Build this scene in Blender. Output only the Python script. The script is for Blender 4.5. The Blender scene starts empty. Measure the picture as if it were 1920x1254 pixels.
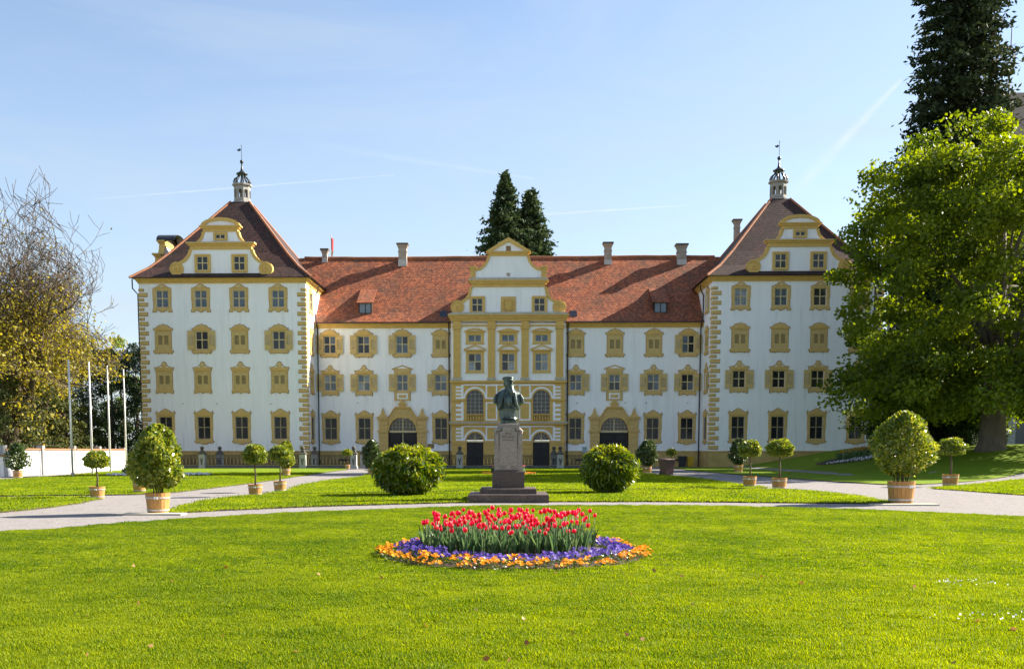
import bpy, math, random
import numpy as np
from mathutils import Vector, Matrix
R = math.radians
rnd = random.Random(7)
nr = np.random.default_rng(11)
S = bpy.context.scene
COL = S.collection

# ------------------------------------------------------------------ camera
F_PX = 1862.0; TILT = math.atan(0.093); YAW = R(1.3); EYE = 1.65
PY0 = 845 + F_PX*math.tan(TILT); PX0 = 957 - F_PX*math.tan(YAW)
cam_d = bpy.data.cameras.new('camera'); cam = bpy.data.objects.new('camera', cam_d); COL.objects.link(cam)
cam_d.sensor_width = 36.0; cam_d.lens = 36.0*F_PX/1920
cam_d.shift_x = (960-PX0)/1920; cam_d.shift_y = (PY0-627)/1920
cam_d.clip_start = 0.1; cam_d.clip_end = 6000
cam.location = (0, 0, EYE)
cam.rotation_euler = (math.pi/2 - TILT, 0, YAW)
S.camera = cam

# ------------------------------------------------------------------ light
SUN_AZ = 21.5      # degrees behind the facade plane, seen from +X
SUN_EL = 32.5
sd = Vector((math.cos(R(SUN_EL))*math.cos(R(SUN_AZ)), math.cos(R(SUN_EL))*math.sin(R(SUN_AZ)), math.sin(R(SUN_EL))))
sun_d = bpy.data.lights.new('sun', 'SUN'); sun = bpy.data.objects.new('sun', sun_d); COL.objects.link(sun)
sun_d.energy = 4.7; sun_d.angle = R(0.53); sun_d.color = (1.0, 0.92, 0.80)
sun.rotation_euler = sd.to_track_quat('Z', 'Y').to_euler()
sun.location = (60, 40, 60)
W = bpy.data.worlds.new('World'); S.world = W; W.use_nodes = True
nt = W.node_tree; nt.nodes.clear()
def N(tree, t, **k):
    n = tree.nodes.new(t)
    for a, b in k.items(): setattr(n, a, b)
    return n
wo = N(nt, 'ShaderNodeOutputWorld'); bg = N(nt, 'ShaderNodeBackground'); sky = N(nt, 'ShaderNodeTexSky')
sky.sky_type = 'NISHITA'; sky.sun_disc = False; sky.sun_elevation = R(SUN_EL); sky.sun_rotation = R(90-SUN_AZ)
sky.altitude = 400; sky.air_density = 1.0; sky.dust_density = 0.8; sky.ozone_density = 1.4
bg.inputs[1].default_value = 0.068
def wmath(op, a, b=None, c=None):
    n = N(nt, 'ShaderNodeMath', operation=op)
    for i, v in enumerate((a, b, c)):
        if v is None: continue
        if isinstance(v, (int, float)): n.inputs[i].default_value = v
        else: nt.links.new(v, n.inputs[i])
    return n.outputs[0]
def wdot(vec, d):
    n = N(nt, 'ShaderNodeVectorMath', operation='DOT_PRODUCT'); nt.links.new(vec, n.inputs[0]); n.inputs[1].default_value = d
    return n.outputs['Value']
tc = N(nt, 'ShaderNodeTexCoord'); gen = tc.outputs['Generated']
mp = N(nt, 'ShaderNodeMapping'); mp.inputs['Scale'].default_value = (1.6, 1.6, 7.0); mp.inputs['Rotation'].default_value = (0, R(14), 0)
nt.links.new(gen, mp.inputs[0])
cn = N(nt, 'ShaderNodeTexNoise'); cn.inputs['Scale'].default_value = 1.5; cn.inputs['Detail'].default_value = 6; cn.inputs['Roughness'].default_value = 0.6; cn.inputs['Distortion'].default_value = 0.6
nt.links.new(mp.outputs[0], cn.inputs['Vector'])
cirrus = wmath('MULTIPLY', wmath('SUBTRACT', cn.outputs['Fac'], 0.42), 1.3)
# unprojection of photo pixels
FW = Vector((-math.sin(YAW)*math.cos(TILT), math.cos(YAW)*math.cos(TILT), -math.sin(TILT)))
RT = Vector((math.cos(YAW), math.sin(YAW), 0)); UP = RT.cross(FW)
def ray(x, y): return FW + RT*((x-PX0)/F_PX) + UP*((PY0-y)/F_PX)
def onY(x, y, Y):
    r = ray(x, y); t = Y/r.y; return (r.x*t, EYE + r.z*t)
def onZ(x, y, z=0.0):
    r = ray(x, y); t = (z-EYE)/r.z; return (r.x*t, r.y*t)
def contrail(p, q, width, amount):
    a = ray(*p).normalized(); b = ray(*q).normalized()
    n = a.cross(b).normalized(); m = (b-a).normalized(); L = (b-a).length
    off = wmath('ABSOLUTE', wdot(gen, n))
    s = wmath('DIVIDE', wmath('SUBTRACT', wdot(gen, m), a.dot(m)), L)
    wid = wmath('MULTIPLY', wmath('ADD', wmath('MULTIPLY', wmath('SUBTRACT', 1.0, s), 0.75), 0.25), width)
    core = N(nt, 'ShaderNodeMath', operation='SUBTRACT', use_clamp=True); core.inputs[0].default_value = 1.0
    nt.links.new(wmath('DIVIDE', off, wid), core.inputs[1])
    ends = wmath('MULTIPLY', wmath('GREATER_THAN', s, 0.0), wmath('LESS_THAN', s, 1.0))
    fade = wmath('MULTIPLY', wmath('POWER', wmath('MAXIMUM', s, 0.001), 0.5), ends)
    nz = N(nt, 'ShaderNodeTexNoise'); nz.inputs['Scale'].default_value = 60; nt.links.new(gen, nz.inputs['Vector'])
    return wmath('MULTIPLY', wmath('MULTIPLY', core.outputs[0], fade), wmath('MULTIPLY', nz.outputs['Fac'], amount*2))
trails = wmath('ADD', wmath('ADD', contrail((170, 374), (740, 328), 0.0013, 0.50), contrail((990, 404), (1290, 385), 0.0018, 0.6)),
               wmath('ADD', contrail((1480, 372), (1690, 150), 0.010, 0.40), contrail((560, 268), (1000, 335), 0.006, 0.16)))
veil = N(nt, 'ShaderNodeMath', operation='ADD', use_clamp=True)
haze = wmath('MULTIPLY', wmath('MAXIMUM', wmath('SUBTRACT', 0.44, wdot(gen, (0, 0, 1))), 0.0), 1.35)
nt.links.new(wmath('MULTIPLY_ADD', wmath('MAXIMUM', cirrus, 0.0), 0.9, haze), veil.inputs[0]); veil.inputs[1].default_value = 0.02
mixw = N(nt, 'ShaderNodeMix', data_type='RGBA'); nt.links.new(veil.outputs[0], mixw.inputs[0])
nt.links.new(sky.outputs[0], mixw.inputs[6]); mixw.inputs[7].default_value = (2.9, 3.3, 3.7, 1)
mixt = N(nt, 'ShaderNodeMix', data_type='RGBA'); nt.links.new(trails, mixt.inputs[0]); nt.links.new(mixw.outputs[2], mixt.inputs[6]); mixt.inputs[7].default_value = (4.2, 4.5, 4.7, 1)
nt.links.new(mixt.outputs[2], bg.inputs[0]); nt.links.new(bg.outputs[0], wo.inputs[0])
S.view_settings.view_transform = 'Standard'; S.view_settings.look = 'None'; S.view_settings.gamma = 1
S.view_settings.exposure = 1.80

# ------------------------------------------------------------------ materials
def pmat(name, base, rough=0.7, var=0.12, nscale=3.0, bump=0.0, bscale=25.0, spec=0.35, metal=0.0, stretch=(1, 1, 1), dark=None, darkamt=0.0, darkscale=0.6):
    m = bpy.data.materials.new(name); m.use_nodes = True; t = m.node_tree; b = t.nodes['Principled BSDF']
    b.inputs['Roughness'].default_value = rough; b.inputs['Metallic'].default_value = metal; b.inputs['Specular IOR Level'].default_value = spec
    g = N(t, 'ShaderNodeNewGeometry'); mp = N(t, 'ShaderNodeMapping'); mp.inputs['Scale'].default_value = stretch
    t.links.new(g.outputs['Position'], mp.inputs[0])
    n = N(t, 'ShaderNodeTexNoise'); n.inputs['Scale'].default_value = nscale; n.inputs['Detail'].default_value = 5; n.inputs['Roughness'].default_value = 0.62
    t.links.new(mp.outputs[0], n.inputs['Vector'])
    r = N(t, 'ShaderNodeValToRGB'); r.color_ramp.elements[0].position = 0.3; r.color_ramp.elements[1].position = 0.72
    r.color_ramp.elements[0].color = tuple(c*(1-var) for c in base) + (1,); r.color_ramp.elements[1].color = tuple(min(1, c*(1+var*0.6)) for c in base) + (1,)
    t.links.new(n.outputs['Fac'], r.inputs[0]); out = r.outputs[0]
    if dark:
        n2 = N(t, 'ShaderNodeTexNoise'); n2.inputs['Scale'].default_value = darkscale; n2.inputs['Detail'].default_value = 7; n2.inputs['Roughness'].default_value = 0.7
        t.links.new(mp.outputs[0], n2.inputs['Vector'])
        r2 = N(t, 'ShaderNodeMapRange'); r2.inputs[1].default_value = 0.52; r2.inputs[2].default_value = 0.78; r2.inputs[4].default_value = darkamt
        t.links.new(n2.outputs['Fac'], r2.inputs[0])
        mx = N(t, 'ShaderNodeMix', data_type='RGBA'); t.links.new(r2.outputs[0], mx.inputs[0]); t.links.new(out, mx.inputs[6]); mx.inputs[7].default_value = dark + (1,)
        out = mx.outputs[2]
    t.links.new(out, b.inputs['Base Color'])
    if bump:
        n3 = N(t, 'ShaderNodeTexNoise'); n3.inputs['Scale'].default_value = bscale; n3.inputs['Detail'].default_value = 4; t.links.new(g.outputs['Position'], n3.inputs['Vector'])
        bp = N(t, 'ShaderNodeBump'); bp.inputs['Strength'].default_value = bump; bp.inputs['Distance'].default_value = 0.02
        t.links.new(n3.outputs['Fac'], bp.inputs['Height']); t.links.new(bp.outputs[0], b.inputs['Normal'])
    return m
def leafmat(name, c0, c1, transl=0.45, rough=0.5, spec=0.3, patch=0.0):
    m = bpy.data.materials.new(name); m.use_nodes = True; t = m.node_tree; b = t.nodes['Principled BSDF']; o = t.nodes['Material Output']
    a = N(t, 'ShaderNodeAttribute'); a.attribute_name = 'tint'
    r = N(t, 'ShaderNodeValToRGB'); r.color_ramp.elements[0].color = c0 + (1,); r.color_ramp.elements[1].color = c1 + (1,)
    fac = a.outputs['Fac']
    if patch:      # uneven growth: patches of paler and darker turf
        g = N(t, 'ShaderNodeNewGeometry'); n = N(t, 'ShaderNodeTexNoise'); n.inputs['Scale'].default_value = 0.42; n.inputs['Detail'].default_value = 9; n.inputs['Roughness'].default_value = 0.68
        t.links.new(g.outputs['Position'], n.inputs['Vector'])
        m1 = N(t, 'ShaderNodeMath', operation='SUBTRACT'); t.links.new(n.outputs['Fac'], m1.inputs[0]); m1.inputs[1].default_value = 0.5
        m2 = N(t, 'ShaderNodeMath', operation='MULTIPLY_ADD', use_clamp=True); t.links.new(m1.outputs[0], m2.inputs[0]); m2.inputs[1].default_value = patch; t.links.new(fac, m2.inputs[2]); fac = m2.outputs[0]
    t.links.new(fac, r.inputs[0]); t.links.new(r.outputs[0], b.inputs['Base Color'])
    b.inputs['Roughness'].default_value = rough; b.inputs['Specular IOR Level'].default_value = spec
    tr = N(t, 'ShaderNodeBsdfTranslucent'); mx = N(t, 'ShaderNodeMixShader'); mx.inputs[0].default_value = transl
    hs = N(t, 'ShaderNodeHueSaturation'); hs.inputs['Saturation'].default_value = 1.1; hs.inputs['Value'].default_value = 1.5; hs.inputs['Hue'].default_value = 0.485
    t.links.new(r.outputs[0], hs.inputs['Color']); t.links.new(hs.outputs[0], tr.inputs['Color'])
    t.links.new(b.outputs[0], mx.inputs[1]); t.links.new(tr.outputs[0], mx.inputs[2]); t.links.new(mx.outputs[0], o.inputs[0])
    return m
def tilemat(name, c0, c1, moss, mossamt):
    m = bpy.data.materials.new(name); m.use_nodes = True; t = m.node_tree; b = t.nodes['Principled BSDF']
    b.inputs['Roughness'].default_value = 0.75; b.inputs['Specular IOR Level'].default_value = 0.25
    u = N(t, 'ShaderNodeUVMap'); br = N(t, 'ShaderNodeTexBrick')
    br.inputs['Scale'].default_value = 1.0; br.inputs['Brick Width'].default_value = 0.24; br.inputs['Row Height'].default_value = 0.30
    br.inputs['Mortar Size'].default_value = 0.028; br.inputs['Mortar Smooth'].default_value = 0.5; br.inputs['Bias'].default_value = 0.0
    br.inputs['Color1'].default_value = c0 + (1,); br.inputs['Color2'].default_value = c1 + (1,); br.inputs['Mortar'].default_value = tuple(x*0.3 for x in c0) + (1,)
    t.links.new(u.outputs[0], br.inputs['Vector'])
    g = N(t, 'ShaderNodeNewGeometry'); n = N(t, 'ShaderNodeTexNoise'); n.inputs['Scale'].default_value = 0.45; n.inputs['Detail'].default_value = 8; n.inputs['Roughness'].default_value = 0.75
    t.links.new(g.outputs['Position'], n.inputs['Vector'])
    mr = N(t, 'ShaderNodeMapRange'); mr.inputs[1].default_value = 0.42; mr.inputs[2].default_value = 0.7; mr.inputs[4].default_value = mossamt; t.links.new(n.outputs['Fac'], mr.inputs[0])
    n2 = N(t, 'ShaderNodeTexNoise'); n2.inputs['Scale'].default_value = 3.2; n2.inputs['Detail'].default_value = 4; t.links.new(g.outputs['Position'], n2.inputs['Vector'])
    mx = N(t, 'ShaderNodeMix', data_type='RGBA'); t.links.new(mr.outputs[0], mx.inputs[0]); t.links.new(br.outputs['Color'], mx.inputs[6]); mx.inputs[7].default_value = moss + (1,)
    hs = N(t, 'ShaderNodeHueSaturation'); t.links.new(mx.outputs[2], hs.inputs['Color'])
    mv = N(t, 'ShaderNodeMapRange'); mv.inputs[1].default_value = 0.25; mv.inputs[2].default_value = 0.75; mv.inputs[3].default_value = 0.6; mv.inputs[4].default_value = 1.4
    t.links.new(n2.outputs['Fac'], mv.inputs[0]); t.links.new(mv.outputs[0], hs.inputs['Value']); t.links.new(hs.outputs[0], b.inputs['Base Color'])
    # each course overlaps the one below: saw-tooth relief along the slope
    sx = N(t, 'ShaderNodeSeparateXYZ'); t.links.new(u.outputs[0], sx.inputs[0])
    dv = N(t, 'ShaderNodeMath', operation='DIVIDE'); t.links.new(sx.outputs[1], dv.inputs[0]); dv.inputs[1].default_value = 0.30
    fr = N(t, 'ShaderNodeMath', operation='FRACT'); t.links.new(dv.outputs[0], fr.inputs[0])
    iv = N(t, 'ShaderNodeMath', operation='SUBTRACT'); iv.inputs[0].default_value = 1.0; t.links.new(fr.outputs[0], iv.inputs[1])
    ml = N(t, 'ShaderNodeMath', operation='MULTIPLY'); t.links.new(iv.outputs[0], ml.inputs[0])
    sb = N(t, 'ShaderNodeMath', operation='SUBTRACT'); sb.inputs[0].default_value = 1.0; t.links.new(br.outputs['Fac'], sb.inputs[1]); t.links.new(sb.outputs[0], ml.inputs[1])
    bp = N(t, 'ShaderNodeBump'); bp.inputs['Strength'].default_value = 0.55; bp.inputs['Distance'].default_value = 0.03
    t.links.new(ml.outputs[0], bp.inputs['Height']); t.links.new(bp.outputs[0], b.inputs['Normal'])
    return m
M = {}
M['white'] = pmat('white_plaster', (0.93, 0.92, 0.90), 0.9, 0.04, 1.2, 0.15, 14, 0.2, stretch=(2.6, 2.6, 0.22), dark=(0.48, 0.47, 0.42), darkamt=0.40, darkscale=0.8)
M['ochre'] = pmat('ochre_paint', (0.68, 0.44, 0.13), 0.8, 0.12, 2.5, 0.1, 20, 0.25)
M['ochre2'] = pmat('ochre_ornament', (0.66, 0.45, 0.165), 0.85, 0.2, 5.0, 0.1, 20, 0.25)
M['plinth'] = pmat('ochre_plinth', (0.56, 0.39, 0.14), 0.9, 0.25, 1.2, 0.2, 20, 0.2, dark=(0.25, 0.22, 0.14), darkamt=0.5, darkscale=0.7)
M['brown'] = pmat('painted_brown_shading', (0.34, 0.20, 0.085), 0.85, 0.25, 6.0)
M['shutter'] = pmat('shutter_paint', (0.64, 0.46, 0.18), 0.75, 0.15, 4.0, 0, 20, 0.25)
M['casement'] = pmat('casement_paint', (0.66, 0.52, 0.27), 0.6, 0.12, 4.0)
M['ledge'] = pmat('grey_ledge_stone', (0.52, 0.47, 0.37), 0.9, 0.25, 3.0, 0.2)
M['glassd'] = pmat('dark_window_glass', (0.020, 0.020, 0.024), 0.06, 0.4, 1.5, spec=0.6)
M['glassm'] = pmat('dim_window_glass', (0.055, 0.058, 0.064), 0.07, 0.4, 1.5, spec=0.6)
M['glassb'] = pmat('bluish_window_glass', (0.135, 0.175, 0.225), 0.08, 0.35, 1.8, spec=0.6)  # bluish-grey base colour over the whole pane, nothing modelled behind it
M['glassw'] = pmat('pale_bluish_window_glass', (0.36, 0.40, 0.44), 0.08, 0.35, 1.8, spec=0.6)  # paler version of the bluish-grey pane colour
M['lead'] = pmat('lead_cames', (0.05, 0.055, 0.06), 0.6, 0.1)
M['iron'] = pmat('black_iron', (0.018, 0.018, 0.018), 0.55, 0.2, 8)
M['darkwood'] = pmat('dark_door_wood', (0.022, 0.018, 0.016), 0.5, 0.3, 4, stretch=(6, 6, 0.6))
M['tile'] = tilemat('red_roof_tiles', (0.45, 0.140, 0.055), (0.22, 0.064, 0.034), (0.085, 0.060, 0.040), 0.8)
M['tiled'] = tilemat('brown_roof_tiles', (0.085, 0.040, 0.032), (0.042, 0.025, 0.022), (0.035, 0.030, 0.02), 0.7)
M['hip'] = pmat('terracotta_ridge', (0.36, 0.15, 0.075), 0.8, 0.3, 4.0)
M['gutter'] = pmat('dark_gutter', (0.03, 0.03, 0.028), 0.5, 0.2)
M['chim'] = pmat('chimney_render', (0.40, 0.34, 0.27), 0.9, 0.25, 3.0, 0.2)
M['lantern'] = pmat('lantern_stone', (0.33, 0.315, 0.28), 0.85, 0.2, 4.0)
M['copper'] = pmat('dark_lead_sheet', (0.06, 0.065, 0.07), 0.35, 0.25, 4.0, metal=0.6)
M['gravel'] = pmat('pale_gravel', (0.285, 0.26, 0.245), 0.95, 0.40, 22.0, 1.0, 45, 0.15, dark=(0.15, 0.13, 0.115), darkamt=0.85, darkscale=1.4)
M['soil'] = pmat('dark_soil', (0.06, 0.042, 0.028), 0.95, 0.4, 10, 0.6, 30)
M['lawn'] = pmat('lawn_turf', (0.150, 0.225, 0.010), 0.9, 0.25, 9.0, 0.8, 42, 0.1, dark=(0.24, 0.27, 0.015), darkamt=0.7, darkscale=0.42)
M['bark'] = pmat('grey_bark', (0.15, 0.125, 0.095), 0.95, 0.35, 3.0, 0.8, 8, stretch=(1, 1, 0.3))
M['twig'] = pmat('dark_twigs', (0.095, 0.070, 0.045), 0.95, 0.3, 3.0)
M['barkd'] = pmat('brown_bark', (0.115, 0.085, 0.055), 0.95, 0.35, 3.0, 0.6, 8)
M['wood'] = pmat('oak_staves', (0.46, 0.235, 0.065), 0.6, 0.3, 7.0, 0.2, 20, 0.4, stretch=(3, 3, 0.5))
M['hoop'] = pmat('galvanised_hoop', (0.50, 0.46, 0.42), 0.45, 0.2, 6, metal=0.3)
M['whitepaint'] = pmat('white_paint', (0.78, 0.77, 0.74), 0.6, 0.08, 3)
M['granite'] = pmat('pink_granite', (0.33, 0.275, 0.225), 0.7, 0.5, 30.0, 0.25, 50, 0.3)
M['granited'] = pmat('dark_granite', (0.105, 0.075, 0.06), 0.65, 0.5, 22.0, 0.25, 50, 0.35, dark=(0.20, 0.15, 0.12), darkamt=0.6, darkscale=3)
M['bronze'] = pmat('weathered_bronze', (0.085, 0.110, 0.098), 0.33, 0.6, 6.0, 0.2, 20, 0.5, metal=0.55, stretch=(1, 1, 0.4), dark=(0.11, 0.17, 0.14), darkamt=0.7, darkscale=5)
M['inscr'] = pmat('inscription', (0.10, 0.075, 0.06), 0.8, 0.2)
M['stonep'] = pmat('grey_pillar_stone', (0.42, 0.41, 0.38), 0.9, 0.25, 5, 0.2)
M['stoned'] = pmat('dark_cap_stone', (0.11, 0.095, 0.075), 0.9, 0.3, 5, 0.2)
M['kerb'] = pmat('grey_kerb_stone', (0.14, 0.135, 0.125), 0.9, 0.3, 4, 0.3)
M['binbrown'] = pmat('brown_plastic', (0.115, 0.06, 0.045), 0.5, 0.1, 3)
M['binblack'] = pmat('black_plastic', (0.03, 0.03, 0.035), 0.5, 0.1, 3)
M['binyellow'] = pmat('yellow_plastic', (0.60, 0.36, 0.02), 0.5, 0.1, 3)
M['flagred'] = pmat('red_cloth', (0.55, 0.03, 0.03), 0.8, 0.1); M['flagyel'] = pmat('yellow_cloth', (0.75, 0.45, 0.04), 0.8, 0.1)
M['pole'] = pmat('pale_flagpole', (0.62, 0.60, 0.57), 0.4, 0.1, 2, metal=0.1)
M['greywall'] = pmat('grey_church_stone', (0.17, 0.16, 0.16), 0.9, 0.25, 1.0, 0.3, 4)
M['slate'] = pmat('dark_church_roof', (0.034, 0.028, 0.025), 0.95, 0.3, 2.0)
M['signpanel'] = pmat('sign_panel', (0.30, 0.36, 0.40), 0.3, 0.2, 5)
M['plaque'] = pmat('brown_plaque', (0.30, 0.17, 0.06), 0.5, 0.4, 14)
# foliage
M['lime'] = leafmat('lime_leaves', (0.032, 0.072, 0.010), (0.21, 0.265, 0.020), 0.55)
M['conif'] = leafmat('sequoia_needles', (0.014, 0.026, 0.012), (0.050, 0.066, 0.022), 0.15, 0.7, 0.15)
M['conif2'] = leafmat('far_sequoia_needles', (0.018, 0.040, 0.020), (0.085, 0.120, 0.040), 0.15, 0.7, 0.15)
M['spring'] = leafmat('young_maple_leaves', (0.17, 0.15, 0.022), (0.38, 0.34, 0.045), 0.5)
M['yew'] = leafmat('yew_needles', (0.030, 0.050, 0.016), (0.110, 0.115, 0.026), 0.2, 0.7, 0.2)
M['darkev'] = leafmat('dark_evergreen_leaves', (0.010, 0.022, 0.008), (0.035, 0.060, 0.018), 0.2, 0.6, 0.2)
M['pale'] = leafmat('pale_spring_leaves', (0.16, 0.22, 0.05), (0.30, 0.38, 0.10), 0.45)
M['laurel'] = leafmat('laurel_leaves', (0.045, 0.100, 0.010), (0.34, 0.35, 0.028), 0.45, 0.28, 0.6)
M['tubleaf'] = leafmat('tub_shrub_leaves', (0.065, 0.125, 0.014), (0.36, 0.37, 0.05), 0.4, 0.3, 0.6)
M['tubdark'] = leafmat('dark_tub_shrub_leaves', (0.025, 0.055, 0.018), (0.12, 0.16, 0.04), 0.3, 0.35, 0.5)
M['grass'] = leafmat('grass_blades', (0.048, 0.112, 0.007), (0.33, 0.385, 0.018), 0.5, 0.5, 0.15, patch=1.6)
M['tulipleaf'] = leafmat('tulip_leaves', (0.055, 0.115, 0.045), (0.16, 0.24, 0.09), 0.35, 0.4, 0.4)
M['tulipred'] = leafmat('red_tulip_petals', (0.55, 0.008, 0.020), (0.80, 0.030, 0.045), 0.35, 0.4, 0.3)
M['pansyor'] = leafmat('orange_pansy_petals', (0.78, 0.23, 0.006), (0.92, 0.50, 0.02), 0.3, 0.6, 0.2)
M['pansyvi'] = leafmat('violet_pansy_petals', (0.065, 0.032, 0.24), (0.20, 0.12, 0.52), 0.3, 0.6, 0.2)
M['flwhite'] = leafmat('white_petals', (0.6, 0.62, 0.66), (0.85, 0.86, 0.88), 0.3, 0.6, 0.2)
M['florange'] = leafmat('orange_tulip_petals', (0.65, 0.20, 0.02), (0.80, 0.40, 0.05), 0.3, 0.6, 0.2)
M['flpink'] = leafmat('pink_tulip_petals', (0.70, 0.06, 0.16), (0.80, 0.20, 0.30), 0.3, 0.6, 0.2)
M['dryleaf'] = leafmat('dry_leaves', (0.25, 0.10, 0.03), (0.45, 0.28, 0.12), 0.2)

# ------------------------------------------------------------------ helpers
def link(o, parent=None):
    COL.objects.link(o)
    if parent is not None: o.parent = parent
    return o
def tag(o, label=None, cat=None, group=None, kind=None):
    if label: o['label'] = label
    if cat: o['category'] = cat
    if group: o['group'] = group
    if kind: o['kind'] = kind
    return o
def empty(name, loc, rz=0, parent=None):
    o = bpy.data.objects.new(name, None); o.location = loc; o.rotation_euler.z = rz; o.empty_display_size = 0.2
    return link(o, parent)
def inst(name, me, parent=None, loc=(0, 0, 0), rz=0.0, sc=1.0):
    o = bpy.data.objects.new(name, me); o.location = loc; o.rotation_euler.z = rz
    if isinstance(sc, (int, float)): sc = (sc, sc, sc)
    o.scale = sc
    return link(o, parent)
class MB:
    def __init__(s): s.v = []; s.f = []; s.uv = None
    def add(s, vs, fs):
        k = len(s.v); s.v += [tuple(p) for p in vs]; s.f += [tuple(i+k for i in f) for f in fs]; return s
    def box(s, x0, x1, y0, y1, z0, z1):
        return s.add([(x0,y0,z0),(x1,y0,z0),(x1,y1,z0),(x0,y1,z0),(x0,y0,z1),(x1,y0,z1),(x1,y1,z1),(x0,y1,z1)],
                     [(0,3,2,1),(4,5,6,7),(0,1,5,4),(1,2,6,5),(2,3,7,6),(3,0,4,7)])
    def pbox(s, x0, x1, y0, y1, z0, z1, b=0.04):   # box with a chamfered front (-Y) face
        return s.add([(x0,y1,z0),(x1,y1,z0),(x1,y1,z1),(x0,y1,z1),(x0,y0+b,z0),(x1,y0+b,z0),(x1,y0+b,z1),(x0,y0+b,z1),(x0+b,y0,z0+b),(x1-b,y0,z0+b),(x1-b,y0,z1-b),(x0+b,y0,z1-b)],
                     [(0,3,2,1),(0,1,5,4),(1,2,6,5),(2,3,7,6),(3,0,4,7),(4,5,9,8),(5,6,10,9),(6,7,11,10),(7,4,8,11),(8,9,10,11)])
    def prism(s, pts, y0, y1):                      # outline in XZ (counter-clockwise seen from -Y), front at y0
        n = len(pts); vs = [(x, y0, z) for x, z in pts] + [(x, y1, z) for x, z in pts]
        fs = [tuple(range(n)), tuple(range(2*n-1, n-1, -1))] + [(i, i+n, (i+1) % n+n, (i+1) % n) for i in range(n)]
        return s.add(vs, fs)
    def sym(s, half, y0, y1, cx=0.0):               # half outline from bottom centre/right side up; mirrored
        r = [(cx+x, z) for x, z in half]; l = [(cx-x, z) for x, z in reversed(half)]
        pts = r + l; out = []
        for p in pts:
            if not out or (abs(p[0]-out[-1][0]) + abs(p[1]-out[-1][1])) > 1e-5: out.append(p)
        if abs(out[0][0]-out[-1][0]) + abs(out[0][1]-out[-1][1]) < 1e-5: out.pop()
        return s.prism(out, y0, y1)
    def band(s, outer, inner, y0, y1):              # strip between two polylines of equal length in XZ
        for i in range(len(outer)-1):
            s.prism([inner[i], outer[i], outer[i+1], inner[i+1]], y0, y1)
        return s
    def lathe(s, prof, n=12, c=(0, 0, 0), flat=0.0):
        k = len(s.v)
        for r, z in prof:
            for i in range(n):
                a = 2*math.pi*(i+flat)/n; s.v.append((c[0]+r*math.cos(a), c[1]+r*math.sin(a), c[2]+z))
        for j in range(len(prof)-1):
            for i in range(n):
                a = k+j*n+i; b = k+j*n+(i+1) % n; s.f.append((a, b, b+n, a+n))
        s.f.append(tuple(k+i for i in reversed(range(n)))); s.f.append(tuple(k+(len(prof)-1)*n+i for i in range(n)))
        return s
    def tube(s, path, rad, n=6):
        path = [Vector(p) for p in path]
        if isinstance(rad, (int, float)): rad = [rad]*len(path)
        k = len(s.v); ref = None
        for i, p in enumerate(path):
            d = (path[min(i+1, len(path)-1)] - path[max(i-1, 0)]).normalized()
            if ref is None: ref = d.orthogonal().normalized()
            ref = (ref - d*ref.dot(d)); ref = ref.normalized() if ref.length > 1e-6 else d.orthogonal().normalized()
            q = d.cross(ref)
            for j in range(n):
                a = 2*math.pi*j/n; s.v.append(tuple(p + (ref*math.cos(a) + q*math.sin(a))*rad[i]))
        for i in range(len(path)-1):
            for j in range(n):
                a = k+i*n+j; b = k+i*n+(j+1) % n; s.f.append((a, b, b+n, a+n))
        s.f.append(tuple(k+j for j in reversed(range(n)))); s.f.append(tuple(k+(len(path)-1)*n+j for j in range(n)))
        return s
    def mesh(s, name, mat, smooth=False, uv=None):
        me = bpy.data.meshes.new(name); me.from_pydata(s.v, [], s.f)
        if mat is not None: me.materials.append(mat)
        if smooth: me.polygons.foreach_set('use_smooth', [True]*len(me.polygons))
        if uv:
            l = me.uv_layers.new(name='UVMap')
            for p in me.polygons:
                for li in p.loop_indices:
                    l.data[li].uv = uv(Vector(me.vertices[me.loops[li].vertex_index].co), p.normal)
        me.update(); return me
    def build(s, name, mat, parent=None, loc=(0, 0, 0), rz=0.0, smooth=False, uv=None):
        return inst(name, s.mesh(name, mat, smooth, uv), parent, loc, rz)
def slope_uv(co, n):                                 # metres along the eave / up the slope
    h = Vector((n.x, n.y, 0))
    if h.length < 1e-4: return (co.x, co.y)
    h.normalize(); e = Vector((-h.y, h.x, 0)); return (co.dot(e), co.z/max(0.3, math.sqrt(max(0.0, 1-n.z*n.z))))
def fastmesh(name, verts, quads, mat, tint=None):
    me = bpy.data.meshes.new(name); nv = len(verts); nq = len(quads); k = quads.shape[1]
    me.vertices.add(nv); me.vertices.foreach_set('co', verts.astype(np.float32).ravel())
    me.loops.add(nq*k); me.loops.foreach_set('vertex_index', quads.astype(np.int32).ravel())
    me.polygons.add(nq); me.polygons.foreach_set('loop_start', np.arange(0, nq*k, k, dtype=np.int32))
    me.update(calc_edges=True)
    if tint is not None:
        a = me.attributes.new('tint', 'FLOAT', 'POINT'); a.data.foreach_set('value', tint.astype(np.float32))
    me.materials.append(mat); me.validate(); return me
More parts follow.
